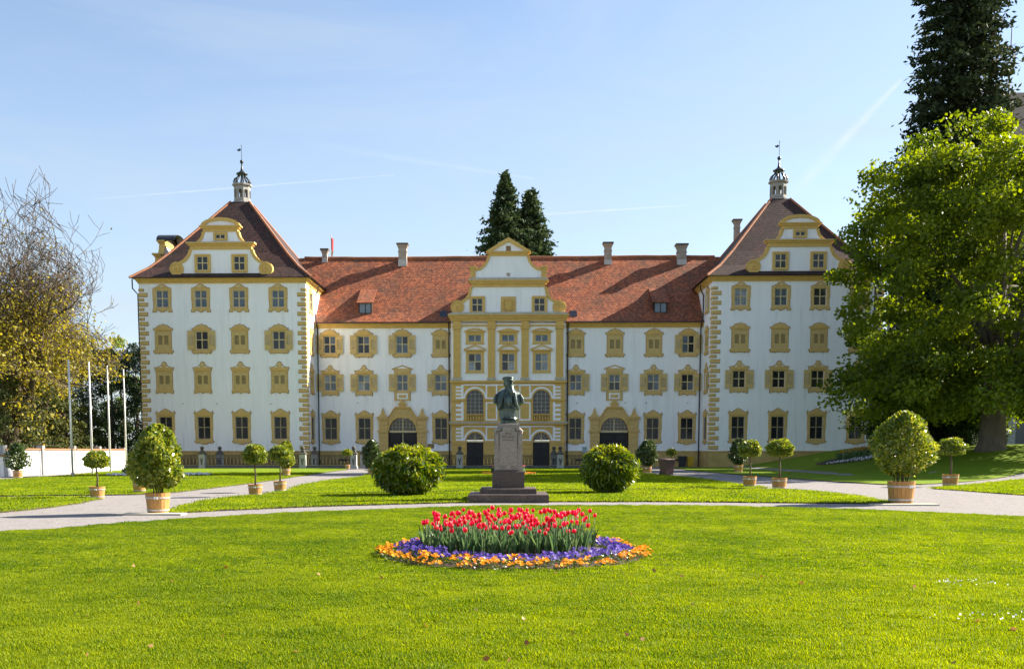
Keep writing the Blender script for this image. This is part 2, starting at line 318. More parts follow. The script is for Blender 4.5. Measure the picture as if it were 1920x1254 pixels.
def leaves(c, length, width, tint, droop=0.0, axis=None, spread=1.0):
    """rhombic leaves, one per centre; axis (N,3) gives a preferred pointing direction"""
    n = len(c); d = nr.normal(size=(n, 3))
    if axis is not None: d = axis + d*spread
    d[:, 2] -= droop; d /= np.linalg.norm(d, axis=1, keepdims=True)+1e-9
    q = nr.normal(size=(n, 3)); q -= d*(q*d).sum(1, keepdims=True); q /= np.linalg.norm(q, axis=1, keepdims=True)+1e-9
    w3 = np.cross(d, q)
    s = (0.7+0.6*nr.random((n, 1))); L = length*s; Wd = width*s
    v = np.stack([c - d*L*0.5, c + q*Wd*0.5 - d*L*0.05 + w3*Wd*0.12, c + d*L*0.5, c - q*Wd*0.5 - d*L*0.05 + w3*Wd*0.12], 1).reshape(-1, 3)
    f = np.arange(4*n).reshape(n, 4)
    return v, f, np.repeat(np.clip(tint, 0, 1), 4)
def leafobj(name, parts, mat, parent=None, loc=(0, 0, 0)):
    vs, fs, ts, k = [], [], [], 0
    for v, f, t in parts: vs.append(v); fs.append(f+k); ts.append(t); k += len(v)
    return inst(name, fastmesh(name, np.concatenate(vs), np.concatenate(fs), mat, np.concatenate(ts)), parent, loc)
def ss(a, b, x):
    t = np.clip((x-a)/(b-a), 0, 1); return t*t*(3-2*t)
def height(x, y):                                    # the lawn climbs towards the church on the right
    return 2.1*ss(20.0, 37.0, x)*ss(50.0, 74.0, y)
# ------------------------------------------------------------------ ground, lawns
def P(pts): return [onZ(x, y) for x, y in pts]
def inpoly(x, y, poly):
    c = False; j = len(poly)-1
    for i in range(len(poly)):
        xi, yi = poly[i]; xj, yj = poly[j]
        if (yi > y) != (yj > y) and x < (xj-xi)*(y-yi)/(yj-yi)+xi: c = not c
        j = i
    return c
def sheet(name, poly, mat, z, skirt=0.0, skirtmat=None, grid=2.0, wob=0.0):
    import bmesh
    if sum(poly[i-1][0]*poly[i][1]-poly[i][0]*poly[i-1][1] for i in range(len(poly))) < 0: poly = poly[::-1]
    if wob:      # fine uneven turf edge
        q = []
        for i in range(len(poly)):
            a = Vector(poly[i]); b = Vector(poly[(i+1) % len(poly)]); L = (b-a).length; n = max(1, min(60, int(L/0.5)))
            if a.y > 120 or L > 60: n = 1
            for k in range(n):
                p = a.lerp(b, k/n); q.append((p.x+rnd.uniform(-wob, wob), p.y+rnd.uniform(-wob, wob)))
        poly = q
    bm = bmesh.new(); f = bm.faces.new([bm.verts.new((x, y, 0)) for x, y in poly])
    xs = [p[0] for p in poly]; ys = [p[1] for p in poly]
    for ax, lo, hi in ((0, max(min(xs), -60), min(max(xs), 60)), (1, max(min(ys), -10), min(max(ys), 110))):
        k = math.ceil(lo/grid)*grid
        while k < hi:
            co = [0, 0, 0]; no = [0, 0, 0]; co[ax] = k; no[ax] = 1
            bmesh.ops.bisect_plane(bm, geom=bm.verts[:]+bm.edges[:]+bm.faces[:], plane_co=co, plane_no=no); k += grid
    if skirt:
        ed = [e for e in bm.edges if e.is_boundary]
        r = bmesh.ops.extrude_edge_only(bm, edges=ed)
        low = set(v for v in r['geom'] if isinstance(v, bmesh.types.BMVert))
        for fc in bm.faces:
            if any(v in low for v in fc.verts): fc.material_index = 1
        for v in bm.verts:
            v.co.z = float(height(v.co.x, v.co.y)) + (z - skirt if v in low else z)
    else:
        for v in bm.verts: v.co.z = float(height(v.co.x, v.co.y)) + z
    bm.normal_update()
    me = bpy.data.meshes.new(name); bm.to_mesh(me); bm.free(); me.materials.append(mat)
    if skirtmat: me.materials.append(skirtmat)
    return tag(inst(name, me), kind='structure')
sheet('ground', [(-3000, -600), (3000, -600), (3000, 4000), (-3000, 4000)], M['gravel'], -0.02, grid=4.0)
LAWN = {}
front = [(x, y-.0) for x, y in P([(73, 997), (182, 988), (270, 980.5), (364, 974.5), (474, 967.5), (583, 962), (700, 958), (800, 954), (877, 951.3), (960, 950), (1037, 949.8), (1180, 949.5), (1300, 950), (1475, 953.5), (1640, 958.5), (1803, 966), (1920, 971)])]
LAWN['front'] = [(-10.6, 12), (-10.4, 17), (-10.1, 19.8)] + front + [(13.6, 24.0), (14.6, 20), (15, 12), (13, 4), (8, -2), (2, -4), (-4, -2), (-9, 5)]
LAWN['strip'] = P([(313, 962), (390, 957.5), (474, 953.7), (583, 949), (700, 945.7), (780, 943.3), (877, 941.3), (1030, 940), (1220, 939.6), (1350, 940.5), (1475, 942), (1580, 943), (1672, 943), (1606, 931), (1548, 924), (1490, 918.8), (1395, 917.7), (1300, 918.4), (1183, 919.5), (1010, 921), (850, 923), (700, 926.4), (600, 927), (488.5, 927.8), (466, 930.4), (430, 933.5), (401, 937.7), (350, 949)])
LAWN['middle'] = P([(505, 925.2), (600, 924.2), (700, 923), (850, 920), (1001, 917.7), (1150, 916.5), (1300, 915.8), (1395, 915.5), (1439, 914), (1395, 909), (1307, 897), (1250, 891.5), (1218, 888.5), (1212, 878), (960, 878), (712, 878), (685, 893), (620, 900), (569, 909), (540, 919)])
LAWN['left'] = P([(0, 929.3), (182, 928), (251, 926.8), (310, 924.6), (364, 918.4), (474, 905.6), (583, 889), (652, 880.2), (650, 878), (480, 878), (335, 878), (226, 881), (135, 891), (0, 900)]) + [(-40, 54), (-34, 37)]
LAWN['leftfront'] = P([(0, 934), (146, 932), (182, 935.5), (146, 943), (73, 953), (0, 960)]) + [(-16.5, 25), (-24, 30), (-24, 35)]
LAWN['right'] = P([(1256, 876.5), (1304, 882.7), (1395, 890.4), (1482, 896.6), (1584, 903.9), (1657, 908), (1730, 908), (1803, 904), (1920, 898.4)]) + [(38, 57), (70, 60), (120, 80), (120, 101.9), (36.4, 102), (36.4, 99.3), (19.9, 99.3), (15.0, 99.0)]
LAWN['rightfront'] = P([(1748, 915.5), (1803, 911), (1920, 902)]) + [(34, 52), (36, 40)] + P([(1920, 927.5), (1876, 924.6), (1803, 919)])
for k, poly in LAWN.items():
    sheet('lawn', poly, M['lawn'], 0.03, 0.055, M['soil'], wob=0.03 if k != 'right' else 0.02)
sheet('park_ground', [(-400, 40), (-40.8, 62), (-41.5, 100), (-38, 125), (38, 125), (60, 140), (400, 140), (400, 900), (-400, 900)], M['lawn'], 0.03)

# grass blades on the nearer lawns (geometry-node instances of one small tuft)
def tuft_mesh(nb, spread, hgt, wid):
    v, f, t = [], [], []
    for i in range(nb):
        a = rnd.uniform(0, 6.28); x = rnd.gauss(0, spread); y = rnd.gauss(0, spread); h = hgt*rnd.uniform(0.55, 1.25); l = h*rnd.uniform(0.1, 0.8); b = rnd.uniform(0, 6.28)
        dx, dy = math.cos(a)*wid/2, math.sin(a)*wid/2; lx, ly = math.cos(b)*l, math.sin(b)*l
        k = len(v); v += [(x-dx, y-dy, -0.01), (x+dx, y+dy, -0.01), (x+lx*0.35+dx*0.8, y+ly*0.35+dy*0.8, h*0.6), (x+lx*0.35-dx*0.8, y+ly*0.35-dy*0.8, h*0.6), (x+lx, y+ly, h)]
        f += [(k, k+1, k+2, k+3), (k+3, k+2, k+4)]; t += [rnd.random()**1.3]*5
    me = bpy.data.meshes.new('grass_tuft'); me.from_pydata(v, [], f); me.materials.append(M['grass'])
    at = me.attributes.new('tint', 'FLOAT', 'POINT'); at.data.foreach_set('value', t); return me
def grass(poly, density, tuft, z, seed, label):
    me = bpy.data.meshes.new('grass'); me.from_pydata([(x, y, z+float(height(x, y))) for x, y in poly], [], [tuple(range(len(poly)))])
    o = tag(inst('grass', me), label, 'grass', kind='stuff')
    tp = bpy.data.objects.new('grass_tuft', tuft)
    g = bpy.data.node_groups.new('scatter_grass', 'GeometryNodeTree')
    g.interface.new_socket('Geometry', in_out='INPUT', socket_type='NodeSocketGeometry'); g.interface.new_socket('Geometry', in_out='OUTPUT', socket_type='NodeSocketGeometry')
    gi = N(g, 'NodeGroupInput'); go = N(g, 'NodeGroupOutput')
    d = N(g, 'GeometryNodeDistributePointsOnFaces'); d.inputs['Density'].default_value = density; d.inputs['Seed'].default_value = seed
    oi = N(g, 'GeometryNodeObjectInfo'); oi.inputs['Object'].default_value = tp; oi.inputs['As Instance'].default_value = True
    ip = N(g, 'GeometryNodeInstanceOnPoints')
    rr = N(g, 'FunctionNodeRandomValue', data_type='FLOAT_VECTOR'); rr.inputs[0].default_value = (-0.15, -0.15, 0); rr.inputs[1].default_value = (0.15, 0.15, 6.28)
    nz = N(g, 'ShaderNodeTexNoise'); nz.inputs['Scale'].default_value = 2.6; nz.inputs['Detail'].default_value = 5
    mr = N(g, 'ShaderNodeMapRange'); mr.inputs[1].default_value = 0.3; mr.inputs[2].default_value = 0.7; mr.inputs[3].default_value = 0.45; mr.inputs[4].default_value = 1.45
    L = g.links.new
    L(gi.outputs[0], d.inputs['Mesh']); L(d.outputs['Points'], ip.inputs['Points']); L(oi.outputs['Geometry'], ip.inputs['Instance']); L(rr.outputs[0], ip.inputs['Rotation'])
    L(nz.outputs['Fac'], mr.inputs[0]); L(mr.outputs[0], ip.inputs['Scale']); L(ip.outputs['Instances'], go.inputs[0])
    md = o.modifiers.new('grass', 'NODES'); md.node_group = g
    return o
def clip(poly, y0, y1):
    def cut(p, f):
        out = []
        for i in range(len(p)):
            a, b = p[i], p[(i+1) % len(p)]; fa, fb = f(a), f(b)
            if fa >= 0: out.append(a)
            if fa*fb < 0: t = fa/(fa-fb); out.append((a[0]+(b[0]-a[0])*t, a[1]+(b[1]-a[1])*t))
        return out
    return cut(cut(poly, lambda q: q[1]-y0), lambda q: y1-q[1])
BED = (0.06, 15.4); BED_R = 2.10
tf1 = tuft_mesh(18, 0.04, 0.036, 0.0055); tf2 = tuft_mesh(16, 0.06, 0.030, 0.0095); tf3 = tuft_mesh(12, 0.13, 0.026, 0.024)
hole = [(BED[0]+(BED_R-0.05)*math.cos(a), BED[1]+(BED_R-0.05)*math.sin(a)) for a in np.linspace(-math.pi/2, 1.5*math.pi, 33)]
near = clip(LAWN['front'], 5.5, 12.9); mid = clip(LAWN['front'], 12.9, 40)
# keep the grass out of the round flower bed: split the middle belt along the bed's axis
def half(poly, sgn):
    q = []
    for i in range(len(poly)):
        a, b = poly[i], poly[(i+1) % len(poly)]; fa, fb = (a[0]-BED[0])*sgn, (b[0]-BED[0])*sgn
        if fa >= 0: q.append(a)
        if fa*fb < 0: t = fa/(fa-fb); q.append((a[0]+(b[0]-a[0])*t, a[1]+(b[1]-a[1])*t))
    return q
def with_bite(poly, sgn):
    arc = [(BED[0]+sgn*(BED_R-0.04)*math.cos(a), BED[1]+(BED_R-0.04)*math.sin(a)) for a in np.linspace(math.pi/2, -math.pi/2, 17)]
    on = [i for i, p in enumerate(poly) if abs(p[0]-BED[0]) < 1e-6]
    i, j = on[0], on[1]
    if (i+1) % len(poly) == j: s, e = i, j
    else: s, e = j, i
    a = arc if (poly[s][1] > poly[e][1]) else arc[::-1]
    r = poly[s+1:] + poly[:s+1] if e == (s+1) % len(poly) else poly
    return r[:] + a
grass(near, 1500, tf1, 0.03, 1, 'mown green grass of the front lawn nearest the viewer')
for sgn, sd_, nm in ((-1, 2, 'left'), (1, 3, 'right')):
    grass(with_bite(half(mid, sgn), sgn), 950, tf2, 0.03, sd_, 'mown green grass of the front lawn %s of the round flower bed' % nm)
grass(LAWN['strip'], 170, tf3, 0.03, 4, 'mown grass on the narrow lawn strip around the bust')
grass(LAWN['middle'], 60, tf3, 0.03, 5, 'mown grass on the middle lawn before the palace railing')
grass(LAWN['rightfront'], 110, tf3, 0.03, 6, 'mown grass on the small lawn at the right edge')
grass(LAWN['leftfront'], 110, tf3, 0.03, 7, 'mown grass on the small lawn tongue at the left edge')
grass(clip(LAWN['left'], 30, 75), 60, tf3, 0.03, 8, 'mown grass on the left lawn below the flagpoles')
# dry leaves and daisies lying on the front lawn
c = np.stack([nr.uniform(-5.5, 5.5, 46), nr.uniform(7.3, 13.5, 46), np.full(46, 0.075)], 1)
tag(leafobj('fallen_leaves', [leaves(c, 0.06, 0.045, nr.random(46))], M['dryleaf']), 'few dry brown leaves scattered on the front lawn', 'leaves', kind='stuff')
c = np.concatenate([np.stack([nr.normal(x, 0.25, 26), nr.normal(y, 0.2, 26), np.full(26, 0.085)], 1) for x, y in ((4.6, 9.5), (5.5, 12))])
tag(leafobj('daisies', [leaves(c, 0.022, 0.02, nr.random(len(c)))], M['flwhite']), 'tiny white daisies dotted in the front lawn', 'daisies', kind='stuff')

# ------------------------------------------------------------------ the palace
AX = -0.25; YC = 104.0; YP = -4.5; YR = -0.5; PC = 28.3; PIN = 20.0; POUT = 36.6; PD = 16.8
zc = lambda y: onY(700, y, YC)[1]
zp = lambda y: onY(414, y, YC+YP)[1]
zr = lambda y: onY(953, y, YC+YR)[1]
palace = empty('palace', (AX, YC, 0))
tag(palace, 'white baroque palace with ochre trim, red tiled roof and two corner pavilions', 'palace')
def wall(name, x0, x1, z0, z1, holes, mat, loc, rz=0.0, extra=None, depth=0.22):
    """front wall in its own XZ plane with recessed openings"""
    b = MB(); xs = sorted({x0, x1} | {h[0] for h in holes} | {h[1] for h in holes}); zs = sorted({z0, z1} | {h[2] for h in holes} | {h[3] for h in holes})
    for i in range(len(xs)-1):
        for j in range(len(zs)-1):
            cx, cz = (xs[i]+xs[i+1])/2, (zs[j]+zs[j+1])/2
            if any(h[0] < cx < h[1] and h[2] < cz < h[3] for h in holes): continue
            b.add([(xs[i],0,zs[j]),(xs[i+1],0,zs[j]),(xs[i+1],0,zs[j+1]),(xs[i],0,zs[j+1])], [(0,1,2,3)])
    for a, c, e, g in holes:
        b.add([(a,0,e),(c,0,e),(c,0,g),(a,0,g),(a,depth,e),(c,depth,e),(c,depth,g),(a,depth,g)], [(0,4,5,1),(1,5,6,2),(2,6,7,3),(3,7,4,0)])
    if extra: extra(b)
    return b.build(name, mat, palace, loc, rz)
WK = {  # opening width, height, ring half width, ring top, ring bottom
 'A': (1.22, 1.65, 0.86, 0.22, 0.18), 'B': (1.22, 1.75, 0.80, 0.10, 0.08), 'C': (1.22, 1.63, 0.80, 0.08, 0.10), 'D': (1.26, 2.20, 0.84, 0.12, 0.15),
 'P': (1.14, 1.63, 0.80, 0.16, 0.95), 'M': (1.32, 0.71, 0.92, 0.22, 0.14), 'N': (1.32, 1.73, 0.92, 0.22, 0.13), 'G': (1.08, 1.34, 0.78, 0.22, 0.18), 'S': (0.94, 0.42, 0.66, 0.20, 0.16)}
_mc = {}
def cached(key, fn):
    if key not in _mc: _mc[key] = fn()
    return _mc[key]
def hood_half(k, T):
    return {'A': [(0,T+.22),(.62,T+.22),(.58,T+.30),(.46,T+.33),(.38,T+.38),(.30,T+.48),(.18,T+.55),(0,T+.58)],
            'B': [(0,T+.10),(.90,T+.10),(.95,T+.24),(.93,T+.28),(.74,T+.30),(.62,T+.40),(.48,T+.54),(.28,T+.61),(.06,T+.62),(.05,T+.70),(0,T+.71)],
            'C': [(0,T+.08),(.86,T+.08),(.90,T+.30),(.97,T+.34),(.97,T+.39),(.66,T+.41),(.46,T+.48),(.32,T+.60),(.22,T+.74),(.20,T+.84),(.12,T+.93),(0,T+.97)],
            'D': [(0,T+.12),(.86,T+.12),(.90,T+.26),(.98,T+.32),(.97,T+.38),(.90,T+.40),(.86,T+.62),(.80,T+.42),(.56,T+.44),(.44,T+.53),(.46,T+.58),(.32,T+.60),(.16,T+.74),(0,T+.80)],
            'P': [(0,T+.16),(.80,T+.16),(.80,T+.46),(1.04,T+.52),(1.04,T+.58),(0,T+.95)]}.get(k)
def sill_half(k):
    return {'A': [(0,-.46),(.12,-.44),(.24,-.32),(.40,-.27),(.56,-.30),(.58,-.44),(.68,-.44),(.72,-.36),(.78,-.44),(.92,-.44),(.95,-.22),(.86,-.18),(0,-.18)],
            'B': [(0,-.36),(.36,-.36),(.38,-.43),(.48,-.43),(.50,-.36),(.70,-.36),(.73,-.43),(.82,-.41),(.98,-.16),(.97,-.08),(0,-.08)],
            'C': [(0,-.52),(.08,-.46),(.22,-.38),(.38,-.40),(.44,-.45),(.52,-.38),(.62,-.38),(.64,-.50),(.86,-.50),(.86,-.14),(.80,-.10),(0,-.10)],
            'D': [(0,-.52),(.22,-.49),(.40,-.38),(.50,-.34),(.58,-.43),(.66,-.34),(.84,-.36),(.96,-.20),(.96,-.15),(0,-.15)]}.get(k)
def slatted(w, h):
    b = MB(); b.box(-w/2+.008, -w/2+.10, -.05, 0, 0, h); b.box(w/2-.10, w/2-.008, -.05, 0, 0, h); zb, zt = h*.24, h*.76
    b.box(-w/2+.10, w/2-.10, -.048, -.002, 0, zb); b.box(-w/2+.10, w/2-.10, -.048, -.002, zt, h)
    n = 9; p = (zt-zb)/n
    for i in range(n):
        z = zb+p*i
        b.add([(-w/2+.10,-.046,z),(w/2-.10,-.046,z),(w/2-.10,-.005,z+p*.36),(-w/2+.10,-.005,z+p*.36),(-w/2+.10,-.046,z+p*.28),(w/2-.10,-.046,z+p*.28),(w/2-.10,-.005,z+p*.60),(-w/2+.10,-.005,z+p*.60)],
              [(0,1,5,4),(4,5,6,7),(3,2,1,0),(0,4,7,3),(1,2,6,5),(2,3,7,6)])
    return b.mesh('shutter', M['shutter'])
def window(k, x, z, y=0.0, rz=0.0, shut=None, glass='glassd', only=None, label=None):
    w, T, rh, rt_, rb = WK[k]; g = 0.012
    def ring():
        b = MB(); yf = -.17 if k in 'GS' else -.07; b.box(-rh, -w/2-g, yf, .01, -rb, T+rt_); b.box(w/2+g, rh, yf, .01, -rb, T+rt_); b.box(-w/2-g, w/2+g, yf+.002, .01, T+g, T+rt_); b.box(-w/2-g, w/2+g, yf+.002, .01, -rb, -g)
        if k in 'AD': b.box(rh, rh+.09, -.04, .01, T*.42, T+rt_*.8); b.box(-rh-.09, -rh, -.04, .01, T*.42, T+rt_*.8)
        if k == 'D': b.box(rh, rh+.05, -.035, .01, T*.1, T*.42); b.box(-rh-.05, -rh, -.035, .01, T*.1, T*.42)
        if k in 'GS': b.box(-rh+.07, rh-.07, -.185, -.166, T+rt_-.15, T+rt_-.07)
        return b.mesh('window_surround', M['ochre2' if k in 'ABCDP' else 'ochre'])
    o = inst('window', cached('ring'+k, ring), palace, (x, y, z), rz)
    if label: o['label'] = label
    yo = -.19 if k in 'GS' else 0.0
    hh = hood_half(k, T)
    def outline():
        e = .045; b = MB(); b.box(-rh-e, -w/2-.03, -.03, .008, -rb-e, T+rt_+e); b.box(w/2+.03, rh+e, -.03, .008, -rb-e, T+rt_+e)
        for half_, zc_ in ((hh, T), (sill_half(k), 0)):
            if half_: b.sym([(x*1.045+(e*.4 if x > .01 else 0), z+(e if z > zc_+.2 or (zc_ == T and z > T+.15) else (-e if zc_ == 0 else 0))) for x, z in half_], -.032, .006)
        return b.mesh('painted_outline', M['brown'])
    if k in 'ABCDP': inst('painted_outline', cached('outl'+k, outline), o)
    if hh: inst('hood', cached('hood'+k, lambda: MB().sym(hh, -.11, .01).mesh('hood', M['ochre2'])), o)
    if k in 'BCD':   # raised field on the hood
        inst('hood_panel', cached('hp'+k, lambda: MB().sym([(0,T+.17),(.62,T+.17),(.66,T+.27),(.40,T+.34),(0,T+.36)], -.135, -.11).mesh('hood_panel', M['ochre'])), o)
    if k in 'AC':
        zz = T+(.37 if k == 'A' else .70)
        inst('medallion', cached('md'+k, lambda: MB().sym([(0,zz-.15),(.1,zz-.11),(.15,zz),(.1,zz+.11),(0,zz+.15)], -.14, -.11).mesh('medallion', M['casement'])), o)
    if k == 'C':
        for q_, pts_q in ((1, [(.22,T+.44),(.52,T+.43),(.30,T+.54)]), (-1, [(-.22,T+.44),(-.30,T+.54),(-.52,T+.43)])): inst('crest_field', cached('cf%d' % q_, lambda: MB().prism(pts_q, -.118, -.11).mesh('crest_field', M['white'])), o)
    sh = sill_half(k)
    if sh: inst('sill', cached('sill'+k, lambda: MB().sym(sh, -.11, .01).mesh('sill', M['ochre2'])), o)
    if k == 'P':
        inst('panel_field', cached('pf', lambda: MB().box(-.56,.56,-.085,-.07,-.86,-.28).mesh('panel_field', M['white'])), o)
        inst('panel', cached('pp', lambda: MB().pbox(-.40,.40,-.12,-.085,-.74,-.42,.02).mesh('panel', M['ochre2'])), o)
        inst('pediment_field', cached('pdf', lambda: MB().prism([(-.6,T+.64),(.6,T+.64),(0,T+.84)], -.118, -.11).mesh('pediment_field', M['white'])), o)
        inst('sill', cached('psl', lambda: MB().box(-.88,.88,-.12,.01,-1.02,-.95).mesh('sill', M['ochre2'])), o)
    if k == 'N' or k == 'M':
        inst('sill', cached('nsl'+k, lambda: MB().box(-.98,.98,-.14,.01,-rb-.10,-rb).mesh('sill', M['ochre'])), o)
        inst('frieze', cached('fr'+k, lambda: MB().box(-.98,.98,-.12,.01,T+rt_,T+rt_+.10).mesh('frieze', M['ochre'])), o)
    def casement():
        b = MB(); f = .055; zt = T*.53
        b.box(-w/2, -w/2+f, .07, .15, 0, T); b.box(w/2-f, w/2, .07, .15, 0, T); b.box(-w/2+f, w/2-f, .072, .15, 0, f); b.box(-w/2+f, w/2-f, .072, .15, T-f, T)
        b.box(-.045, .045, .06, .148, f, T-f)
        if k not in 'MS': b.box(-w/2+f, -.045, .062, .149, zt-.045, zt+.045); b.box(.045, w/2-f, .062, .149, zt-.045, zt+.045)
        return b.mesh('casement', M['casement'])
    if shut != 'closed': inst('casement', cached('case'+k, casement), o, (0, yo, 0))
    def lead():
        b = MB(); f = .055; t = .009; q = w/2-f-.045
        for s in (-1, 1):
            for i in (1, 2): xx = s*(.045+q*i/3); b.box(xx-t, xx+t, .128, .146, f, T-f)
        nrow = {'M': 2, 'S': 2}.get(k, 6)
        for j in range(1, nrow):
            zz = T*j/nrow; b.box(-w/2+f, w/2-f, .126, .145, zz-t, zz+t)
        return b.mesh('lead_cames', M['lead'])
    if shut != 'closed': inst('glazing_bars', cached('lead'+k, lead), o, (0, yo, 0))
    zt = T*.53; rows = [(0, T)] if k in 'MS' else [(0, zt), (zt, T)]
    for s in (-1, 1):
        for (a, c) in rows:
            gm = (glass if glass != 'glassd' else rnd.choice(('glassd', 'glassd', 'glassm'))) if not isinstance(glass, (list, tuple)) else rnd.choice(glass)
            inst('pane', cached('pane%s%d%.2f%s' % (k, s, a, gm), lambda: MB().box(min(0, s*w/2), max(0, s*w/2), .15, .165, a, c).mesh('pane', M[gm])), o, (0, yo, 0))
    if k == 'D':
        def grille():
            b = MB(); st = .17; n = int((w+T)/st)+1
            for i in range(-int(T/st)-1, int(w/st)+int(T/st)+2):
                for dirn in (1, -1):
                    x0 = -w/2+i*st; pts = []
                    # clip the diagonal to the opening
                    p0, p1 = (x0, 0.0), (x0+dirn*T, T); t0, t1 = 0.0, 1.0; dx = p1[0]-p0[0]
                    ta, tb = (-w/2-p0[0])/dx, (w/2-p0[0])/dx
                    t0 = max(t0, min(ta, tb)); t1 = min(t1, max(ta, tb))
                    if t1-t0 < .03: continue
                    b.tube([(p0[0]+dx*t0, .035+.012*dirn, T*t0), (p0[0]+dx*t1, .035+.012*dirn, T*t1)], .011, 3)
            return b.mesh('grille', M['lead'])
        inst('grille', cached('grille', grille), o)
    if shut:
        sw, h = (.70, T+.14); me = cached('shut%s' % k, lambda: slatted(sw, h)); mc = cached('shutc%s' % k, lambda: slatted(w/2+.005, T))
        for s in (-1, 1):
            if only and s not in only: continue
            if shut == 'open': inst('shutter', me, o, (s*(rh+sw/2-.10), -.115, -.07))
            else: inst('shutter', mc, o, (s*(w/4), .012, 0))
    return o
def hole(k, x, z): w, T = WK[k][:2]; return (x-w/2, x+w/2, z, z+T)
ZA, ZB, ZC_, ZD = 15.80, 11.70, 7.87, 2.83; PLZ = 1.65; PCOR = 18.12; CCOR = 14.25
PX = [22.75, 26.65, 30.45, 34.3]; CX = [18.5, 14.98, 10.98, 6.98]
# pavilion fronts
for s in (-1, 1):
    cols = [s*a-s*PC for a in PX]
    wall('pavilion_wall', -8.3, 8.3, PLZ, PCOR, [hole(k, c, z) for c in cols for k, z in (('A', ZA), ('B', ZB), ('C', ZC_), ('D', ZD))], M['white'], (s*PC, YP, 0))
    # wall towards the court, and the plain outer and rear walls
    side = [hole('A', -6.0, ZA), hole('B', -6.0, ZB), hole('C', -6.0, ZC_), hole('D', -6.0, ZD)]
    if s < 0: wall('pavilion_wall', -8.4, 8.4, PLZ, PCOR, side, M['white'], (-PIN, YP+8.4, 0), math.pi/2)
    else: wall('pavilion_wall', -8.4, 8.4, PLZ, PCOR, [(-h[1], -h[0], h[2], h[3]) for h in side], M['white'], (PIN, YP+8.4, 0), -math.pi/2)
    b = MB(); b.add([(s*POUT,YP,0),(s*POUT,YP+PD,0),(s*POUT,YP+PD,PCOR),(s*POUT,YP,PCOR)], [(0,1,2,3)]); b.add([(s*PIN,YP+PD,0),(s*POUT,YP+PD,0),(s*POUT,YP+PD,PCOR),(s*PIN,YP+PD,PCOR)], [(0,1,2,3)])
    b.build('pavilion_wall', M['white'], palace)
    # plinth
    b = MB(); x0, x1 = sorted((s*(PIN-.08), s*(POUT+.08)))
    b.box(x0, x1, YP-.08, YP+PD, -0.5, PLZ-.10); b.box(x0-.03, x1+.03, YP-.13, YP+PD+.02, PLZ-.10, PLZ)
    b.build('plinth', M['plinth'], palace)
# glazing as seen in the photograph (left pavilion left to right, right pavilion left to right)
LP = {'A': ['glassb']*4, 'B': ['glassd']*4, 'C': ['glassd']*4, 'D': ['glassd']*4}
for s in (-1, 1):
    cols = sorted(s*a for a in PX)
    for i, x in enumerate(cols):
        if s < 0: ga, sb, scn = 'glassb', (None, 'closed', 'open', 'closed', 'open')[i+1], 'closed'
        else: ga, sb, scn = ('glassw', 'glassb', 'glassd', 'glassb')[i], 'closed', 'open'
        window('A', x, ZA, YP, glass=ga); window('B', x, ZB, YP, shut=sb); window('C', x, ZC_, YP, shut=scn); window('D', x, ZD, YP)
    rz = math.pi/2 if s < 0 else -math.pi/2
    for k, z in (('A', ZA), ('B', ZB), ('C', ZC_), ('D', ZD)):
        window(k, s*PIN, z, YP+2.4, rz, shut='closed' if k == 'B' else ('open' if (k == 'C' and s > 0) else ('closed' if k == 'C' else None)), only=None if s < 0 else ((1,) if k == 'C' else None))
# central ranges
SH_B = {-18.5: 'open', -14.98: 'open', -10.98: 'open', -6.98: 'closed', 6.98: 'closed', 10.98: 'closed', 14.98: 'closed', 18.5: 'open'}
for s in (-1, 1):
    xs = [s*a for a in CX]; holes = []
    for x in xs:
        holes.append(hole('B', x, ZB)); pk = 'P' if abs(x) == 10.98 else 'C'; holes.append(hole(pk, x, ZC_))
        if pk == 'C': holes.append(hole('D', x, ZD))
    lo, hi = sorted((s*PIN, s*5.87))
    holes.append((s*10.98-1.62, s*10.98+1.62, 0.0, 5.0))
    wall('central_wall', lo, hi, 0.0, CCOR, holes, M['white'], (0, 0, 0))
    for x in xs:
        near_r = abs(x) == 6.98; inner = (-1,) if x < 0 else (1,)
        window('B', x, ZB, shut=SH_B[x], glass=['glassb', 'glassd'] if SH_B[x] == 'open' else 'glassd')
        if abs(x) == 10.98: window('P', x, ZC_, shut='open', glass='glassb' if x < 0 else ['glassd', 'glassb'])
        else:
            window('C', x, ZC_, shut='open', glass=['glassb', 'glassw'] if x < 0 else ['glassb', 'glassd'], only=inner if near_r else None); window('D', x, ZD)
    b = MB()
    for a, c in ((lo, s*10.98-2.47), (s*10.98+2.47, hi)): b.box(a, c, -.08, .3, -.5, PLZ-.10); b.box(a, c, -.12, .3, PLZ-.10, PLZ)
    b.build('plinth', M['plinth'], palace)
    b = MB()
    for cx in (s*17.2, s*7.6): b.box(cx-.55, cx+.55, -.10, .1, .62, .80)
    b.build('vent_slot', M['darkwood'], palace)
